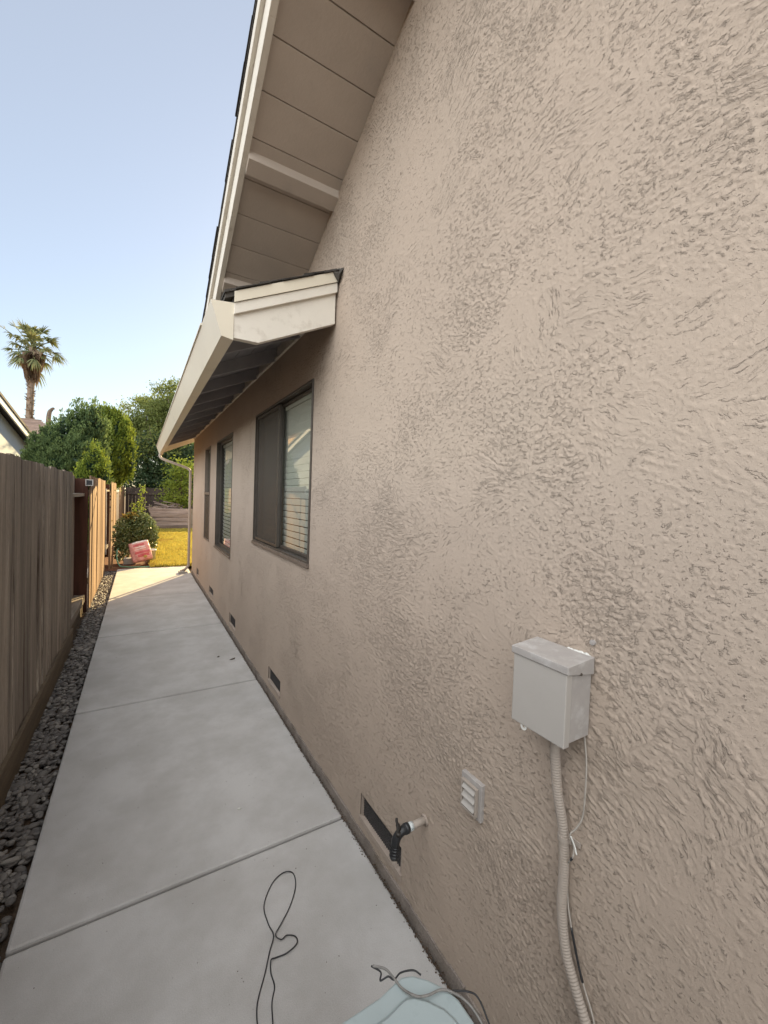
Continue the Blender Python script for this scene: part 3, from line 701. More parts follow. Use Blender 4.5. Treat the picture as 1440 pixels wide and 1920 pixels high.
# raised timber bed
rb = thing('raised_bed', 'raised planter of stacked old grey timbers at the back of the lawn', 'raised bed', (1.2, 20.5, 0))
for k in range(5):
    z = -.03+.192*k; m = MB(); m.box((.36+.03*(k % 2), 20.4, z), (1.94, 20.6, z+.186), jig=.012); m.build('timber', MT['sleeper'], rb, bevel=.012)
for k in range(4):
    z = -.03+.24*k; m = MB(); m.box((1.96, 20.44, z), (4.6, 20.62, z+.234), .9, jig=.01); m.build('timber', MT['rail'], rb, bevel=.012)
m = MB(); m.box((.4, 20.62, -.05), (4.5, 22.6, .80), jig=.02); m.build('soil', MT['dirt'], rb)
bp = thing('brush_pile', 'heap of pruned sticks and old boards lying on the raised bed', 'brush pile', (1.0, 20.9, .85))
m = MB()
for k in range(70):
    c_ = np.array([rng.uniform(.35, 1.6), rng.uniform(20.5, 21.4), .88+rng.uniform(0, .22)*(1-abs(rng.uniform(-1, 1)))]); d_ = rng.normal(size=3)*np.array([1, .6, .22]); d_ /= np.linalg.norm(d_); L_ = rng.uniform(.2, .6)
    m.tube([c_-d_*L_*.5, c_+rng.normal(0, .02, 3), c_+d_*L_*.5], [.014, .01, .005], 5)
m.build('sticks', MT['stick'], bp)
m = MB()
for k in range(5):
    R = Matrix.Rotation(rng.uniform(-.5, .5), 3, 'Y') @ Matrix.Rotation(rng.uniform(-.6, .6), 3, 'Z'); x = rng.uniform(.7, 1.3); z = .95+.05*k
    m.box((x-.35, 20.7+.1*k, z), (x+.35, 20.8+.1*k, z+.03), R=R)
m.build('scrap_board', MT['sleeper'], bp)

# ------------------------------------------------------------------ foliage helpers
def leaf_mesh(name, C, D, L_, Wd, mt, parent=None, rnd=None, roll=None):
    """C centres (n,3), D directions, L lengths, Wd widths -> bent diamond leaves"""
    n = len(C); D = D/(np.linalg.norm(D, axis=1)[:, None]+1e-9); r = rng.normal(size=(n, 3)); s = np.cross(D, r); s /= np.linalg.norm(s, axis=1)[:, None]+1e-9
    nn = np.cross(D, s); L_ = np.broadcast_to(L_, n)[:, None]; Wd = np.broadcast_to(Wd, n)[:, None]
    a = C-D*L_*.5; b = C+D*L_*.5 - nn*L_*.12; p = C+s*Wd*.5+nn*L_*.06; q = C-s*Wd*.5+nn*L_*.06
    P = np.stack([a, p, b, q], 1).reshape(-1, 3); F = np.arange(4*n).reshape(-1, 4)
    F = np.concatenate([F[:, [0, 1, 2]], F[:, [0, 2, 3]]])
    rr = rng.random(n) if rnd is None else rnd
    return mesh_obj(name, P, F, mt, parent, rnd=np.repeat(rr, 4))
def in_ball(n): d = rng.normal(size=(n, 3)); d /= np.linalg.norm(d, axis=1)[:, None]; return d
def conifer(name, label, cat, base, lobes, mt, tufts, per, lsize, group=None, trunk_h=1.2):
    """lobes: (cx,cy,cz,rx,ry,rz) ellipsoids; upright sprays stand all over them"""
    t = thing(name, label, cat, base, group)
    LB = np.array(lobes, float); LB[:, 2] *= .955; area = (LB[:, 3]*LB[:, 5]); k = rng.choice(len(LB), tufts, p=area/area.sum())
    d = in_ball(tufts); c = LB[k, :3]+d*LB[k, 3:]*rng.uniform(.86, 1.08, (tufts, 1))
    inside = np.zeros(tufts, bool)
    for l in LB: inside |= (((c-l[:3])/(l[3:]*.82))**2).sum(1) < 1
    c = c[~inside]; d = d[~inside]; n = len(c)
    sz = rng.uniform(.6, 1.15, n); dirn = np.stack([d[:, 0]*.55, d[:, 1]*.55, np.full(n, 1.0)], -1); dirn /= np.linalg.norm(dirn, axis=1)[:, None]
    tt = rng.random((n, per)); rad_ = (.062*np.sin(np.pi*np.clip(tt*.8+.15, 0, 1)))[..., None]*sz[:, None, None]
    P = c[:, None]+dirn[:, None]*(tt[..., None]-.35)*.34*sz[:, None, None] + rng.normal(size=(n, per, 3))*rad_
    D = dirn[:, None]*1.3 + rng.normal(size=(n, per, 3))*.55
    base_r = rng.beta(1.2, 1.8, n)
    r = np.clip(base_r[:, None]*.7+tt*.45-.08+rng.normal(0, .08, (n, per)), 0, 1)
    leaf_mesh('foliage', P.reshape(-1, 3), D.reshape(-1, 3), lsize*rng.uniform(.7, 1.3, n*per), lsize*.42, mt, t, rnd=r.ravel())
    # inner mass
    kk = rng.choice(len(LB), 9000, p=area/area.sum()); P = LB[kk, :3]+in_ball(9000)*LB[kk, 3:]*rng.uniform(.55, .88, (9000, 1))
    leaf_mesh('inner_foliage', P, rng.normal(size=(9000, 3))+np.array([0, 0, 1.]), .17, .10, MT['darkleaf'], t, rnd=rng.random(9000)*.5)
    m = MB(); b = np.array(base); m.tube([b, b+[.03, 0, trunk_h*.5], b+[0, .02, trunk_h]], [.11, .09, .07], 10); m.build('trunk', MT['bark'], t, smooth=True)
    return t
# big rounded conifer behind the fence
conifer('conifer', 'broad rounded dark green conifer rising behind the near fence', 'conifer', (-1.75, 13.6, -.05),
        [(-1.60, 13.6, 1.75, .80, .85, 1.55), (-1.95, 13.6, 1.75, .62, .7, 1.3), (-2.38, 13.6, 1.55, .30, .4, .98), (-2.20, 13.6, 2.25, .26, .35, .85), (-1.95, 13.5, 2.65, .24, .3, .78), (-1.68, 13.5, 2.85, .24, .3, .92),
         (-1.44, 13.5, 3.15, .17, .22, .86), (-1.28, 13.45, 3.2, .13, .2, .72), (-1.13, 13.4, 3.3, .12, .16, .84), (-.98, 13.5, 3.05, .18, .22, .85), (-1.30, 13.5, 2.0, .46, .6, 1.5), (-1.12, 13.4, 1.9, .30, .45, 1.2), (-1.3, 13.0, 2.1, .25, .25, .9), (-1.8, 12.95, 1.8, .25, .25, .85)],
        MT['conifer'], 2500, 30, .075, 'conifers behind the fence')
conifer('conifer', 'lighter yellow-green upright conifer right of the broad dark one', 'conifer', (-.85, 16.0, -.05),
        [(-1.25, 16.0, 2.3, .50, .55, 1.75), (-1.1, 16.1, 3.2, .32, .4, 1.15), (-.90, 16.0, 3.55, .16, .25, .86), (-.66, 15.9, 3.35, .18, .3, .95), (-.44, 15.9, 3.10, .19, .35, .95), (-.60, 15.8, 2.75, .22, .4, .80), (-.30, 15.8, 2.9, .11, .25, .66), (-.98, 16.0, 3.95, .10, .2, .55), (-.72, 16, 3.9, .10, .2, .5), (-.85, 15.6, 2.6, .2, .22, 1.0)],
        MT['conifer_light'], 1700, 30, .08, 'conifers behind the fence')
conifer('conifer', 'small bright yellow-green conifer just over the fence in front of the broad one', 'conifer', (-.92, 11.6, -.05),
        [(-1.10, 11.6, 1.35, .20, .26, .85), (-.93, 11.6, 2.15, .15, .18, .36), (-.75, 11.6, 2.12, .09, .14, .22), (-.90, 11.6, 2.45, .08, .10, .26)],
        MT['conifer_light'], 380, 26, .06, 'conifers behind the fence')

def grow(start, dirv, length, r, depth, segs, out, tips, spread=.5, upb=.15):
    p = np.array(start, float); d = np.array(dirv, float); d /= np.linalg.norm(d); pts = [p.copy()]
    for i in range(segs):
        d = d+rng.normal(0, .13, 3)+np.array([0, 0, upb*.3]); d /= np.linalg.norm(d); p = p+d*length/segs; pts.append(p.copy())
    out.append((pts, np.linspace(r, r*.55, len(pts))))
    if depth == 0: tips.append((pts, d)); return
    for k in range(random.choice((2, 3, 3))):
        nd = d+rng.normal(0, spread, 3)+np.array([0, 0, upb]); grow(pts[random.choice((-1, -1, -2))], nd, length*random.uniform(.62, .85), r*.6, depth-1, segs, out, tips, spread, upb)
def tree(name, label, cat, base, h, r, depth, mt, per, lsize, spread=.5, upb=.15, cl=.35, group=None, flat=1.0, first=.35, lean=(0, 0)):
    t = thing(name, label, cat, base, group); out, tips = [], []
    b = np.array(base, float); pts = [b, b+[lean[0]*.5, lean[1]*.5, h*first*.5], b+[lean[0], lean[1], h*first]]
    out.append((pts, [r, r*.85, r*.75]))
    for k in range(4):
        a = k*1.6+random.random(); grow(pts[-1], (math.cos(a)*.7, math.sin(a)*.7, .9), h*.24, r*.55, depth, 4, out, tips, spread, upb)
    m = MB()
    for p, rr in out: m.tube(p, rr, 6, cap=False)
    m.build('trunk', MT['bark'], t, smooth=True)
    C, D, Rr = [], [], []
    for p, d in tips:
        P0 = np.array(p); k = rng.integers(0, len(P0)-1, per); tt = rng.random(per)[:, None]
        q = P0[k]*(1-tt)+P0[k+1]*tt+rng.normal(0, cl, (per, 3))*np.array([1, 1, flat]); C.append(q); D.append(rng.normal(size=(per, 3))+d*.8-np.array([0, 0, .35])); Rr.append(np.clip(rng.random()*.6+rng.random(per)*.4, 0, 1))
    C = np.concatenate(C); leaf_mesh('foliage', C, np.concatenate(D), lsize*rng.uniform(.7, 1.3, len(C)), lsize*.5, mt, t, rnd=np.concatenate(Rr))
    return t
tree('locust_tree', 'tall airy tree with feathery light green leaves beyond the back fence', 'tree', (2.6, 29.5, 0), 8.6, .24, 4, MT['locust'], 60, .15, spread=.5, upb=.10, cl=.22, flat=.6)
tree('locust_tree', 'airy pale green tree peeking between the conifers and the tall feathery tree', 'tree', (.55, 27.0, 0), 6.6, .18, 3, MT['locust'], 110, .15, spread=.55, upb=.12, cl=.28, flat=.7)
def bushy(name, label, base, blobs, mt, n, lsize, cat='tree', group=None, trunk_h=1.5, inner=True):
    t = thing(name, label, cat, base, group); B = np.array(blobs, float); a = B[:, 3]*B[:, 5]
    nclump = n//45; k = rng.choice(len(B), nclump, p=a/a.sum()); cc = B[k, :3]+in_ball(nclump)*B[k, 3:]*rng.uniform(.6, 1.05, (nclump, 1))
    P = cc[:, None]+rng.normal(size=(nclump, 45, 3))*np.array([.26, .26, .14]); D = rng.normal(size=(nclump, 45, 3))+np.array([0, 0, -.5]); rr = np.clip(rng.random(nclump)[:, None]*.7+rng.random((nclump, 45))*.3, 0, 1)
    leaf_mesh('foliage', P.reshape(-1, 3), D.reshape(-1, 3), lsize*rng.uniform(.7, 1.3, nclump*45), lsize*.5, mt, t, rnd=rr.ravel())
    m = MB(); b = np.array(base, float)
    for q in B[:6]: m.tube([b, b*.6+q[:3]*.4+[0, 0, .2], q[:3]], [.12, .08, .04], 6)
    m.build('trunk', MT['bark'], t, smooth=True); return t
bushy('broadleaf_tree', 'dense dark green tree hanging over the back fence', (1.2, 25.2, 0),
      [(.6, 25.2, 3.0, 1.2, 1.0, 1.7), (1.7, 25.2, 3.3, 1.1, 1.0, 1.6), (2.6, 25.0, 2.7, 1.1, 1.0, 1.6), (-.2, 25.4, 2.6, .9, .9, 1.4), (1.2, 25.0, 2.1, 1.6, .9, .9), (3.4, 25.2, 3.0, 1.2, 1, 1.6), (.5, 25.5, 4.2, .8, .8, .8)], MT['darkleaf'], 22000, .15)
bushy('broadleaf_tree', 'sunlit mid green tree above and right of the dark one over the back fence', (3.0, 26.6, 0),
      [(2.3, 26.6, 4.4, 1.2, 1, 1.1), (3.4, 26.6, 4.2, 1.1, 1, 1.3), (1.1, 26.6, 4.7, .9, .8, .8), (2.9, 26.3, 3.2, 1.2, 1, 1.2), (.6, 26.6, 6.1, .8, .8, .9), (1.3, 26.6, 7.0, .8, .8, .9), (2.1, 26.6, 7.3, 1, .8, 1.0), (1.6, 26.6, 5.8, 1, .8, 1.0), (-.5, 26.6, 5.5, .7, .8, .6)], MT['locust'], 17000, .14)
bushy('sapling', 'bright yellow-green sapling in front of the back fence beside the house corner', (1.55, 21.6, .7),
      [(1.45, 21.6, 2.25, .5, .4, .5), (1.8, 21.6, 1.7, .4, .4, .5), (1.35, 21.5, 1.55, .3, .3, .45), (1.75, 21.5, 2.9, .45, .4, .4), (1.65, 21.6, 1.25, .4, .3, .3)], MT['sapling'], 2600, .13, cat='sapling')

# rose bush
rose = thing('rose_bush', 'leafy rose bush with one tall stem growing behind the pink bag', 'bush', (-.08, 11.4, -.03))
canes = []; m = MB()
for k in range(26):
    a = rng.uniform(0, 2*np.pi); rr_ = rng.uniform(.1, .42); top = np.array([-.08+math.cos(a)*rr_, 11.4+math.sin(a)*rr_*.8, rng.uniform(.45, 1.12)])
    p = spline([(-.08+rng.normal(0, .03), 11.4, -.03), (-.08+math.cos(a)*rr_*.4, 11.4+math.sin(a)*rr_*.3, top[2]*.55), top], 6); canes.append(p); m.tube(p, np.linspace(.008, .003, len(p)), 5)
tall = spline([(-.05, 11.4, .4), (0, 11.38, 1.0), (.03, 11.36, 1.4), (.045, 11.35, 1.76)], 8); m.tube(tall, np.linspace(.007, .003, len(tall)), 5)
tall2 = spline([(-.1, 11.4, .4), (-.07, 11.38, 1.0), (-.12, 11.36, 1.36)], 8); m.tube(tall2, np.linspace(.006, .003, len(tall2)), 5)
m.build('canes', MT['bark'], rose)
BL = np.array([(-.08, 11.4, .72, .42, .38, .36), (-.25, 11.4, .55, .28, .3, .30), (.14, 11.35, .68, .26, .28, .33), (-.35, 11.2, .28, .17, .2, .26), (-.05, 11.4, 1.0, .26, .25, .16), (.26, 11.3, .45, .12, .15, .3)])
k = rng.choice(len(BL), 5200, p=BL[:, 3]/BL[:, 3].sum()); P = BL[k, :3]+in_ball(5200)*BL[k, 3:]*(.35+.75*rng.random((5200, 1))**.5)
rr = np.clip(rng.random(5200)*.8, 0, 1)
leaf_mesh('foliage', P, rng.normal(size=(5200, 3)), .062*rng.uniform(.6, 1.3, 5200), .042, MT['rose'], rose, rnd=rr)
T = np.concatenate([tall[6:], tall2[8:]]); k = rng.integers(0, len(T), 230); P = T[k]+rng.normal(0, .035, (230, 3))*[1, 1, .5]
leaf_mesh('shoot_leaves', P, rng.normal(size=(230, 3)), .055, .036, MT['sapling'], rose)
P = np.array([-.17, 11.25, 1.06])+rng.normal(size=(150, 3))*[.09, .06, .05]; leaf_mesh('new_leaves', P, rng.normal(size=(150, 3)), .05, .035, MT['rose_red'], rose)

# bag leaning in front of the bush
bag = thing('soil_bag', 'full pink plastic garden bag leaning against the rose bush', 'bag', (.03, 10.72, 0))
Rb = np.array(Matrix.Rotation(rad(-15), 3, 'Y') @ Matrix.Rotation(rad(-28), 3, 'X')); cb = np.array([.03, 10.70, .29])
def bagpt(u, v, s): # u,v in -1..1 across the face, s thickness sign
    e = max(0, (1-abs(u)**2.6))**.5*max(0, (1-abs(v)**3.2))**.5
    pinch = 1-.05*(abs(u)**2)*(abs(v)**2)
    wr = .006*math.sin(9*u+3*v)+.005*math.sin(13*v-4*u+1)
    return cb + Rb @ np.array([u*.205*pinch, -s*(.012+.055*e)+wr*(s > 0)*-1, v*.245*pinch])
m = MB(); n = 22; us = np.linspace(-1, 1, n); V = []; f = []
for s in (1, -1):
    for i in range(n):
        for j in range(n): V.append(bagpt(us[i], us[j], s))
for s in (0, 1):
    for i in range(n-1):
        for j in range(n-1):
            q = [s*n*n+i*n+j, s*n*n+(i+1)*n+j, s*n*n+(i+1)*n+j+1, s*n*n+i*n+j+1]; f.append(q if s == 0 else q[::-1])
ring = [i*n for i in range(n)]+[(n-1)*n+j for j in range(1, n)]+[i*n+n-1 for i in range(n-2, -1, -1)]+[j for j in range(n-2, 0, -1)]
for a, b in zip(ring, ring[1:]+ring[:1]): f.append((b, a, n*n+a, n*n+b))
m.add(V, f); m.build('bag_body', MT['bag'], bag, smooth=True)
def patch(u0, u1, v0, v1, mt, name, k=8, off=.0025, oval=False):
    V = []; f = []
    for i in range(k+1):
        for j in range(k+1):
            u = u0+(u1-u0)*i/k; v = v0+(v1-v0)*j/k
            if oval:
                a_, b_ = 2*i/k-1, 2*j/k-1; a2 = a_*math.sqrt(1-b_*b_/2); b2 = b_*math.sqrt(1-a_*a_/2); u = (u0+u1)/2+a2*(u1-u0)/2; v = (v0+v1)/2+b2*(v1-v0)/2
            V.append(bagpt(u, v, 1)-Rb[:, 1]*off)
    for i in range(k):
        for j in range(k): f.append((i*(k+1)+j, (i+1)*(k+1)+j, (i+1)*(k+1)+j+1, i*(k+1)+j+1))
    mm = MB(); mm.add(V, f); return mm.build(name, MT[mt], bag, smooth=True)
patch(-.55, .85, -.30, -.08, 'bag_print', 'print_band'); patch(-.35, .75, -.62, -.36, 'bag_print', 'print_band')
patch(-.55, .5, .48, .66, 'bag_print', 'print_band'); patch(-.4, .55, .30, .38, 'bag_white', 'print_band'); patch(-.5, .6, .12, .18, 'bag_white', 'print_band')
patch(.12, .52, -.80, -.55, 'bag_gold', 'print_badge', off=.004, oval=True); patch(-.6, .95, .80, .97, 'bag_white', 'bag_fold')
# pot and block near the bag
m = MB(); pr = [(0, 0), (.085, 0), (.10, .30), (.112, .30), (.112, .335), (.10, .335), (.095, .26), (0, .26)]
th_ = np.linspace(0, 2*np.pi, 25)[:-1]; V = [(.24+r_*math.cos(a), 10.92+r_*math.sin(a), -.03+z) for r_, z in pr for a in th_]; f = [(i*24+j, i*24+(j+1) % 24, (i+1)*24+(j+1) % 24, (i+1)*24+j) for i in range(len(pr)-1) for j in range(24)]
m.add(V, f); o = m.build('bucket', MT['white_plastic'], smooth=True); tag(o, 'white plastic bucket half hidden behind the right edge of the pink bag', 'bucket')
m = MB(); m.box((-.30, 10.90, -.03), (-.06, 11.05, .11), jig=.004); o = m.build('concrete_block', MT['concrete_block'], bevel=.008); tag(o, 'grey concrete block on the soil left of the pink bag', 'block')
m = MB(); m.tube(spline([(-.40, 11.05, .32), (-.42, 10.9, .30), (-.42, 10.75, .14), (-.36, 10.6, .0), (-.22, 10.45, -.012), (.0, 10.36, -.012), (.14, 10.34, -.012), (.3, 10.36, -.0)], 8), .014, 8)
o = m.build('garden_hose', MT['hose'], smooth=True); tag(o, 'green garden hose curling on the ground in front of the pink bag', 'hose')

# ------------------------------------------------------------------ palms
def palm(base, h, lean, name, label, head=True):
    t = thing(name, label, 'palm', base); b = np.array(base, float); n = 26
    pts = [b+np.array([lean*math.sin(1.2*k/n)*1.0, 0, h*k/n]) for k in range(n+1)]; m = MB(); m.tube(pts, [.21-.05*k/n+.02*random.random() for k in range(n+1)], 12, .4)
    for k in range(240):
        q = rng.uniform(.25, .93); i = int(q*n); c_ = pts[i]+(pts[min(i+1, n)]-pts[i])*rng.random(); a = rng.uniform(0, 2*np.pi); d = np.array([math.cos(a), math.sin(a), 0]); s_ = np.cross(d, [0, 0, 1])
        r0 = .16; m.add([c_+d*r0*.8+s_*.06, c_+d*r0*.8-s_*.06, c_+d*(r0+.14)+[0, 0, .17]+s_*.02, c_+d*(r0+.14)+[0, 0, .17]-s_*.02, c_+d*r0*.8+[0, 0, .1]], [(0, 1, 3, 2), (0, 2, 4), (1, 4, 3), (2, 3, 4)])
    m.build('trunk', MT['palm_trunk'], t)
    top = pts[-1]
    def frond(el, az, pl, bl, droop, mb, dead=False, nb=26):
        d = np.array([math.cos(az)*math.cos(el), math.sin(az)*math.cos(el), math.sin(el)]); p0 = top+np.array([0, 0, rng.uniform(-.35, .15)]); p1 = p0+d*pl+np.array([0, 0, -droop*.25*pl])
        s_ = np.cross(d, [0, 0, 1]); s_ /= np.linalg.norm(s_); u_ = np.cross(s_, d)
        mb.tube([p0, (p0+p1)/2+u_*.04, p1], [.035, .025, .02], 4)
        for k in range(nb):
            f_ = (k/(nb-1)-.5)*2; aa = f_*1.25; dd = d*math.cos(aa)+s_*math.sin(aa)+u_*.1*rng.normal(); L_ = bl*(1-.25*abs(f_))*rng.uniform(.8, 1.1)
            w0 = .045; q = [p1]; dr = droop*rng.uniform(.7, 1.4)
            for z_ in (1, 2, 3): q.append(p1+dd*L_*z_/3+np.array([0, 0, -dr*(z_/3)**2*.75*L_]))
            wv = np.cross(dd, u_); wv /= np.linalg.norm(wv)+1e-9
            V = [q[0], q[1]+wv*w0, q[1]-wv*w0, q[2]+wv*w0*.7, q[2]-wv*w0*.7, q[3]]; mb.add(V, [(0, 1, 2), (1, 3, 4, 2), (3, 5, 4)])
    g = MB()
    for k in range(46):
        el = rng.uniform(-.7, .8) if k % 2 else rng.uniform(.5, 1.45); frond(el, k*2.399+rng.normal(0, .3), rng.uniform(.6, 1.35), rng.uniform(.6, .95), rng.uniform(.3, 1.2), g, nb=16)
    for el, az, L2 in ((.75, math.pi*.93, 1.9), (.95, math.pi*.85, 1.7)): frond(el, az, L2, .7, .25, g, nb=12)
    g.build('fronds', MT['palm_leaf'], t)
    g = MB()
    for k in range(75):
        lvl = rng.random(); p0 = top+np.array([0, 0, -.1-1.45*lvl]); az = k*2.399; d = np.array([math.cos(az), math.sin(az), 0]); r0 = .24+.34*(1-lvl)**.8*rng.uniform(.6, 1.3)
        s_ = np.cross(d, [0, 0, 1])
        for j in range(8):
            o_ = s_*rng.uniform(-.25, .25); L_ = rng.uniform(.5, 1.0); a_ = p0+d*.18+o_*.4; b_ = p0+d*r0+o_+np.array([0, 0, -.35*L_]); c_ = p0+d*(r0*.75)+o_*1.2+np.array([0, 0, -L_]); w0 = .035
            g.add([a_, b_+s_*w0, b_-s_*w0, c_], [(0, 1, 3), (0, 3, 2)])
    g.build('dead_skirt', MT['palm_dead'], t)
    return t
palm((-6.4, 34, 0), 10.5, .45, 'palm_tree', 'tall fan palm with ragged crown and brown skirt against the sky at left')
ps = thing('dead_palm', 'bare dead palm stump poking up behind the tiled roof left of the conifer', 'palm', (-5.25, 34, 0))
m = MB(); m.tube(spline([(-5.25, 34, 0), (-5.2, 34, 3.5), (-5.15, 34, 6.2), (-5.0, 34, 6.75), (-4.85, 34, 6.85)], 5), np.linspace(.2, .06, 21), 8); m.build('bare_trunk', MT['palm_trunk'], ps)

# ------------------------------------------------------------------ neighbouring houses
nh = thing('neighbor_house', 'pale grey house with dark shingled gable behind the fence at the left edge', 'house', (-5.5, 15, 0))
c0 = np.array([-3.62, 14.4]); c1 = np.array([-3.18, 17.7]); d = (c1-c0)/np.linalg.norm(c1-c0); n_ = np.array([-d[1], d[0]])     # n_ points away (-x)
def nbp(s, w, z): q = c0+d*s+n_*w; return (q[0], q[1], z)
pk = .0; zr = 4.28; zl = 3.02; s1 = 3.35
prof = [(-s1, -.1), (s1, -.1), (s1, zl-.05), (pk, zr-.05), (-s1, zl-.05)]
m = MB(); V = [nbp(s, 0, z) for s, z in prof]+[nbp(s, 5, z) for s, z in prof]
m.add(V, [(4,3,2,1,0), (5,6,7,8,9), (0,1,6,5), (1,2,7,6), (2,3,8,7), (3,4,9,8), (4,0,5,9)]); m.build('wall', MT['nb_wall'], nh)
def slope(sa, za, sb, zb, w0, w1, t0, t1, nm, mt, parent=nh):
    mm = MB(); V = []
    for s, z in ((sa, za), (sb, zb)):
        for w_ in (w0, w1): V += [nbp(s, w_, z+t0), nbp(s, w_, z+t1)]
    mm.add(V, [(0,2,6,4),(1,5,7,3),(0,4,5,1),(2,3,7,6),(0,1,3,2),(4,6,7,5)], .4); return mm.build(nm, MT[mt], parent)
k_ = (zr-zl)/s1
for sg in (1, -1):
    slope(0, zr, sg*(s1+.4), zr-k_*(s1+.4), -.30, 5.2, .02, .10, 'roof', 'nb_roof')
    slope(0, zr, sg*(s1+.4), zr-k_*(s1+.4), -.27, -.23, -.16, .015, 'barge_board', 'nb_trim')
w = MB(); w.add([nbp(-.1, -.03, 2.75), nbp(.35, -.03, 2.75), nbp(.35, -.03, 3.5), nbp(-.1, -.03, 3.5), nbp(-.1, .02, 2.75), nbp(.35, .02, 2.75), nbp(.35, .02, 3.5), nbp(-.1, .02, 3.5)], [(3,2,1,0), (0,1,5,4), (1,2,6,5), (2,3,7,6), (3,0,4,7)]); w.build('window', MT['room'], nh)
# tiled roof farther back
h2 = thing('neighbor_house', 'low house with brown tiled roof seen between the grey gable and the conifer', 'house', (-6, 24, 0))
m = MB(); m.box((-9, 24, -.1), (-3.6, 29, 3.9)); m.build('wall', MT['nb_wall'], h2)
m = MB(); rws = 9
for k in range(rws):
    y0 = 23.2+.20*k; z0 = 4.02+.095*k; xr = -3.3-.09*k
    m.add([(-9.2, y0, z0), (xr, y0, z0), (xr, y0+.22, z0+.09), (-9.2, y0+.22, z0+.09), (-9.2, y0, z0-.05), (xr, y0, z0-.05)], [(0, 1, 2, 3), (4, 5, 1, 0)])
m.add([(-9.2, 25, 4.85), (-4.1, 25, 4.85), (-3.3, 29.4, 4.0), (-9.2, 29.4, 4.0), (-3.3, 23.2, 3.97)], [(0, 1, 2, 3), (1, 4, 2)])
m.build('tile_roof', MT['tile'], h2)
h3 = thing('neighbor_house', 'tan two-storey house whose eave corner just enters at the left edge', 'house', (-9, 30, 0))
m = MB(); m.box((-13, 20, 0), (-6.6, 27.7, 5.9)); m.build('wall', MT['tan'], h3)
m = MB(); m.add([(-13.3, 19.6, 5.86), (-6.15, 19.6, 5.86), (-6.15, 28.1, 5.86), (-13.3, 28.1, 5.86), (-13.3, 19.6, 6.1), (-6.05, 19.6, 6.18), (-6.05, 28.1, 6.18), (-13.3, 28.1, 6.1), (-9.7, 24, 7.6)], [(3,2,1,0), (0,1,5,4), (1,2,6,5), (2,3,7,6), (3,0,4,7), (4,5,8), (5,6,8), (6,7,8), (7,4,8)]); m.build('roof', MT['tan'], h3)

# ------------------------------------------------------------------ things on the house wall
bx = thing('utility_box', 'beige metal utility box with sloped cap mounted low on the stucco wall', 'utility box', (.895, .643, 1.09))
X0, X1, Y0, Y1, Z0, Z1 = .846, .943, .565, .722, 1.092, 1.270
m = MB(); m.box((X0+.022, Y0+.003, Z0+.004), (X1, Y1-.003, Z1)); m.build('body', MT['box_weathered'], bx, bevel=.001)
m = MB(); m.box((X0, Y0+.0015, Z0-.004), (X0+.021, Y1-.0015, Z1-.006)); m.build('front_cover', MT['box'], bx, bevel=.002)
m = MB()
m.add([(X0-.004, Y0-.004, Z1+.012), (X0-.004, Y1+.004, Z1+.012), (X1, Y1+.004, Z1+.020), (X1, Y0-.004, Z1+.020),
       (X0-.004, Y0-.004, Z1-.006), (X0-.004, Y1+.004, Z1-.006), (X1, Y1+.004, Z1-.022), (X1, Y0-.004, Z1-.022)], [(0, 3, 2, 1), (4, 5, 6, 7), (0, 1, 5, 4), (1, 2, 6, 5), (2, 3, 7, 6), (3, 0, 4, 7)])
m.build('cap', MT['box_weathered'], bx, bevel=.0015)
m = MB(); th_ = np.linspace(0, 2*np.pi, 17)[:-1]; V = [(X0+.003+dx, .683+r_*math.cos(a), Z0-.008+r_*math.sin(a)) for dx in (0, .002) for r_ in (.004, .0095) for a in th_]
f = []
for j in range(16):
    k = (j+1) % 16; f += [(j, k, 16+k, 16+j), (32+j, 48+j, 48+k, 32+k), (16+j, 16+k, 48+k, 48+j), (j, 32+j, 32+k, k)]
m.add(V, f); m.build('lock_tab', MT['white_plastic'], bx)
m = MB(); m.tube([(X0+.045, Y0-.006, Z1-.012), (X0+.045, Y0, Z1-.012)], .0035, 8); m.build('screw', MT['bronze'], bx)
m = MB()
for k in range(22):
    c_ = (WX-.006+rng.normal(0, .001), .60+rng.uniform(-.03, .03), Z1+.018+rng.normal(0, .0015)); m.add(np.array(c_)+iv*np.array([.003, 1.6*rng.uniform(.003, .005), .004]), if_)
m.build('sealant', MT['white_plastic'], bx, smooth=True)

cd = thing('conduit', 'tan ribbed flexible conduit running down the wall from the utility box', 'conduit', (.93, .6, .1))
cp = spline([(.915, .640, 1.095), (.916, .637, 1.03), (.922, .628, .924), (.930, .611, .824), (.932, .607, .72), (.932, .607, .632), (.930, .590, .54), (.930, .560, .475), (.930, .520, .40), (.93, .49, .30), (.93, .47, .15), (.93, .47, -.05)], 30)
seg = np.linalg.norm(np.diff(cp, axis=0), axis=1); L_ = np.concatenate([[0], np.cumsum(seg)]); nn = int(L_[-1]/.0016); t = np.linspace(0, L_[-1], nn)
cpp = np.stack([np.interp(t, L_, cp[:, i]) for i in range(3)], -1); rr = .0121+.0009*np.sin(t/.0068*2*np.pi)*sst(.05, .09, t)
m = MB(); m.tube(cpp, rr, 14, .5); m.build('ribbed_tube', MT['conduit'], cd, smooth=True)
m = MB(); zc = .815; c_ = np.array([.931, .6105, zc])
for k in range(-4, 5): pass
m.tube([c_-[0, 0, .007], c_+[0, 0, .007]], .0152, 14); m.box((.940, .572, zc-.007), (.944, .600, zc+.007)); m.box((.930, .590, zc-.006), (.943, .602, zc+.006)); m.build('strap', MT['conduit'], cd, bevel=.001)
wc = thing('cable', 'thin pale cable hanging beside the ribbed conduit on the wall', 'cable', (.935, .58, 1.09))
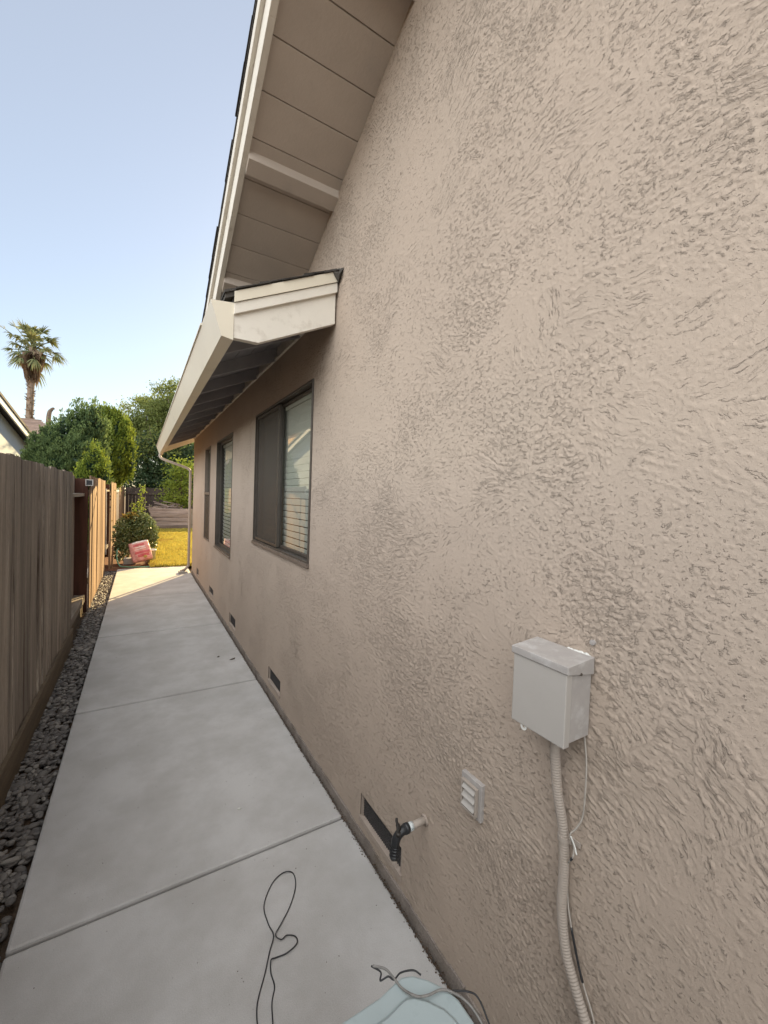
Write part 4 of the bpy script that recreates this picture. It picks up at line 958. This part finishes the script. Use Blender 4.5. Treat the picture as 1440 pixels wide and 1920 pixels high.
pts = spline([(.936, .573, 1.095), (.937, .566, 1.04), (.934, .562, .99), (.937, .567, .90), (.932, .578, .862), (.925, .590, .838), (.930, .582, .812), (.921, .577, .795), (.926, .588, .772), (.934, .598, .745), (.938, .594, .648), (.938, .570, .56), (.936, .546, .50), (.936, .512, .43), (.936, .49, .30), (.937, .47, .0)], 8)
m = MB(); m.tube(pts, .0022, 6); m.build('sheath', MT['cable_white'], wc, smooth=True)
for q_ in (pts[58:63], pts[84:97]):
    m = MB(); m.tube(q_+[-.0003, 0, 0], .0030, 6); m.build('tape_wrap', MT['black_plastic'], wc, smooth=True)
m = MB(); m.tube(spline([(.918, .584, .842), (.922, .575, .822), (.916, .566, .812), (.91, .562, .818)], 5), .0018, 6); m.build('twist_tie', MT['white_plastic'], wc, smooth=True)

lv = thing('louver_vent', 'small stucco-coloured louvred vent cover between the tap and the utility box', 'vent cover', (.94, .943, .65))
a, b, c, d = .898, .990, .640, .760
m = MB(); m.box((WX-.014, a, c), (WX+.003, b, d)); m.build('flange', MT['box_weathered'], lv, bevel=.002)
m = MB(); m.box((WX-.026, a+.012, c+.012), (WX-.0145, a+.018, d-.016)); m.box((WX-.026, b-.016, c+.012), (WX-.0145, b-.010, d-.016)); m.box((WX-.026, a+.018, d-.022), (WX-.0145, b-.016, d-.016)); m.box((WX-.026, a+.018, c+.012), (WX-.0145, b-.016, c+.017))
m.build('hood', MT['conduit'], lv, bevel=.001)
for k in range(3):
    z = c+.024+.028*k; m = MB(); m.prism([(WX-.0142, z), (WX-.030, z+.001), (WX-.0142, z+.021)], 1, a+.019, b-.017); m.build('louver', MT['box'], lv, bevel=.001)

# tap
tp = thing('hose_tap', 'black garden tap on a short tan pipe above the nearest foundation vent', 'tap', (.90, 1.193, .43))
ty, tz = 1.193, .440
m = MB(); m.tube([(WX+.01, ty, tz), (WX-.068, ty, tz)], .0125, 16); m.build('pipe', MT['conduit'], tp, smooth=True)
m = MB(); m.tube([(WX-.004, ty, tz), (WX-.001, ty, tz)], .021, 16); m.build('escutcheon', MT['stucco_plain'], tp, smooth=True)
m = MB(); m.tube([(WX-.060, ty, tz), (WX-.080, ty, tz)], .0152, 16); m.build('tape_collar', MT['tape'], tp, smooth=True)
m = MB(); m.tube(spline([(WX-.079, ty, tz), (WX-.102, ty, tz-.001), (WX-.120, ty, tz-.010), (WX-.131, ty, tz-.026), (WX-.134, ty, tz-.045)], 5), [.0165]*6+[.0158]*15, 16); m.tube([(WX-.078, ty, tz), (WX-.094, ty, tz)], .0185, 16)
m.build('valve_body', MT['black_plastic'], tp, smooth=True)
m = MB()
for k in range(4): z = tz-.045-.011*k; m.tube([(WX-.134-.001*k, ty, z), (WX-.134-.001*k, ty, z-.008)], [.0175, .0150], 14)
m.tube([(WX-.134, ty, tz-.04), (WX-.138, ty, tz-.092)], .0125, 12); m.build('outlet', MT['black_plastic'], tp, smooth=True)
m = MB(); m.tube([(WX-.112, ty, tz-.004), (WX-.126, ty, tz+.030)], .0075, 10); m.tube(spline([(WX-.139, ty-.024, tz+.012), (WX-.134, ty-.012, tz+.034), (WX-.128, ty, tz+.036), (WX-.126, ty+.007, tz+.038), (WX-.121, ty+.014, tz+.041)], 5), .0052, 8)
m.tube([(WX-.139, ty-.026, tz+.012), (WX-.139, ty-.026, tz+.024)], .009, 10); m.build('handle', MT['brass_dark'], tp, smooth=True)

# ------------------------------------------------------------------ wire on the path, tote at the bottom edge
m = MB()
P1 = [(.335, 1.205, .003), (.350, 1.27, .003), (.395, 1.345, .003), (.425, 1.40, .004), (.452, 1.445, .010), (.447, 1.50, .006), (.452, 1.58, .004), (.505, 1.655, .004), (.560, 1.680, .006), (.597, 1.660, .006), (.590, 1.60, .004), (.545, 1.53, .004), (.49, 1.475, .006), (.458, 1.44, .013), (.474, 1.418, .008), (.497, 1.424, .006), (.523, 1.402, .008), (.517, 1.374, .010), (.478, 1.366, .006), (.44, 1.372, .004), (.421, 1.368, .009), (.412, 1.335, .004), (.412, 1.29, .003), (.392, 1.25, .003), (.378, 1.19, .003), (.35, 1.10, .003)]
m.tube([(.30, 1.10, .003)]+list(spline(P1, 7)), .0022, 6); o = m.build('wire', MT['black_plastic'], smooth=True); tag(o, 'thin black wire twisted into a loop lying on the concrete path', 'wire')
tote = thing('storage_tote', 'pale blue-green plastic tote lid poking in at the bottom edge by the wall', 'tote', (.5, .5, 0))
Zl = .50
out = [(.397-.12, .767), (.492, .763), (.540, .770), (.560, .772), (.585, .762), (.612, .737), (.640, .700), (.651, .670), (.653, .63), (.655, .25), (.24, .25), (.24, .70), (.25, .745)]
def inset(poly, k): c_ = np.array([.45, .51]); return [tuple(c_+(np.array(p)-c_)*k) for p in poly]
def ringmesh(levels, mt, name, close_top=True):
    V = []; f = []; n = len(levels[0][0])
    for poly, z in levels: V += [(p[0], p[1], z) for p in poly]
    for i in range(len(levels)-1):
        for j in range(n): f.append((i*n+j, (i+1)*n+j, (i+1)*n+(j+1) % n, i*n+(j+1) % n))
    if close_top: f.append(tuple((len(levels)-1)*n+j for j in range(n))[::-1])
    mm = MB(); mm.add(V, f); return mm.build(name, MT[mt], tote, smooth=False, bevel=.003)
o = ringmesh([(inset(out, 1.0), Zl-.030), (inset(out, 1.0), Zl-.004), (inset(out, .985), Zl), (inset(out, .84), Zl), (inset(out, .80), Zl+.012), (inset(out, .3), Zl+.013)], 'lid', 'lid')
ringmesh([(inset(out, .80), .0), (inset(out, .93), Zl-.028)], 'lid', 'bin_body', close_top=False)
def lid_wire(pts, r, mt, lab, name='wire'):
    mm = MB(); mm.tube(spline(pts, 7), r, 6); o_ = mm.build(name, MT[mt], smooth=True); tag(o_, lab, 'wire'); return o_
lid_wire([(.505, .825, Zl+.002), (.521, .805, Zl-.002), (.512, .792, Zl-.004), (.530, .785, Zl+.003), (.538, .772, Zl+.004), (.560, .776, Zl+.004), (.590, .766, Zl+.003), (.602, .750, Zl+.001)], .0021, 'black_plastic', 'short black wire following the front edge of the pale tote lid')
lid_wire([(.508, .822, Zl+.004), (.53, .800, Zl+.006), (.538, .776, Zl+.006), (.545, .745, Zl+.006), (.562, .712, Zl+.014), (.588, .702, Zl+.012), (.622, .698, Zl+.008), (.645, .680, Zl+.006), (.662, .650, Zl+.004), (.672, .62, Zl-.01), (.68, .58, Zl-.04)], .0028, 'grey_wire', 'grey cable crossing the top of the pale tote lid')
lid_wire([(.648, .685, Zl+.004), (.678, .668, Zl+.002), (.694, .652, Zl-.004), (.694, .62, Zl-.02), (.690, .58, Zl-.05)], .0021, 'black_plastic', 'black wire arching from the lid towards the stucco wall')

# dried leaves on the path
for i, (x, y, s_, lab) in enumerate([(.813, 4.20, .028, 'small dark dried leaf on the path near the third foundation vent'), (.70, 4.32, .013, 'tiny dark leaf fragment left of the dried leaf on the path')]):
    V = [(x-s_, y, .001), (x, y-s_*.5, .006), (x+s_, y+.2*s_, .002), (x+s_*1.2, y+s_*.5, .012), (x, y+s_*.6, .005), (x-.2*s_, y, .012)]
    m = MB(); m.add(V, [(0, 1, 5), (1, 2, 5), (2, 3, 5), (3, 4, 5), (4, 0, 5)]); o = m.build('dry_leaf', MT['leafdry']); tag(o, lab, 'leaf')
m = MB(); m.add(np.array([.472, 2.152, .003])+iv*np.array([.011, .007, .003]), if_); o = m.build('white_chip', MT['white_plastic'], smooth=True); tag(o, 'tiny white chip lying on the middle of the concrete path', 'chip')
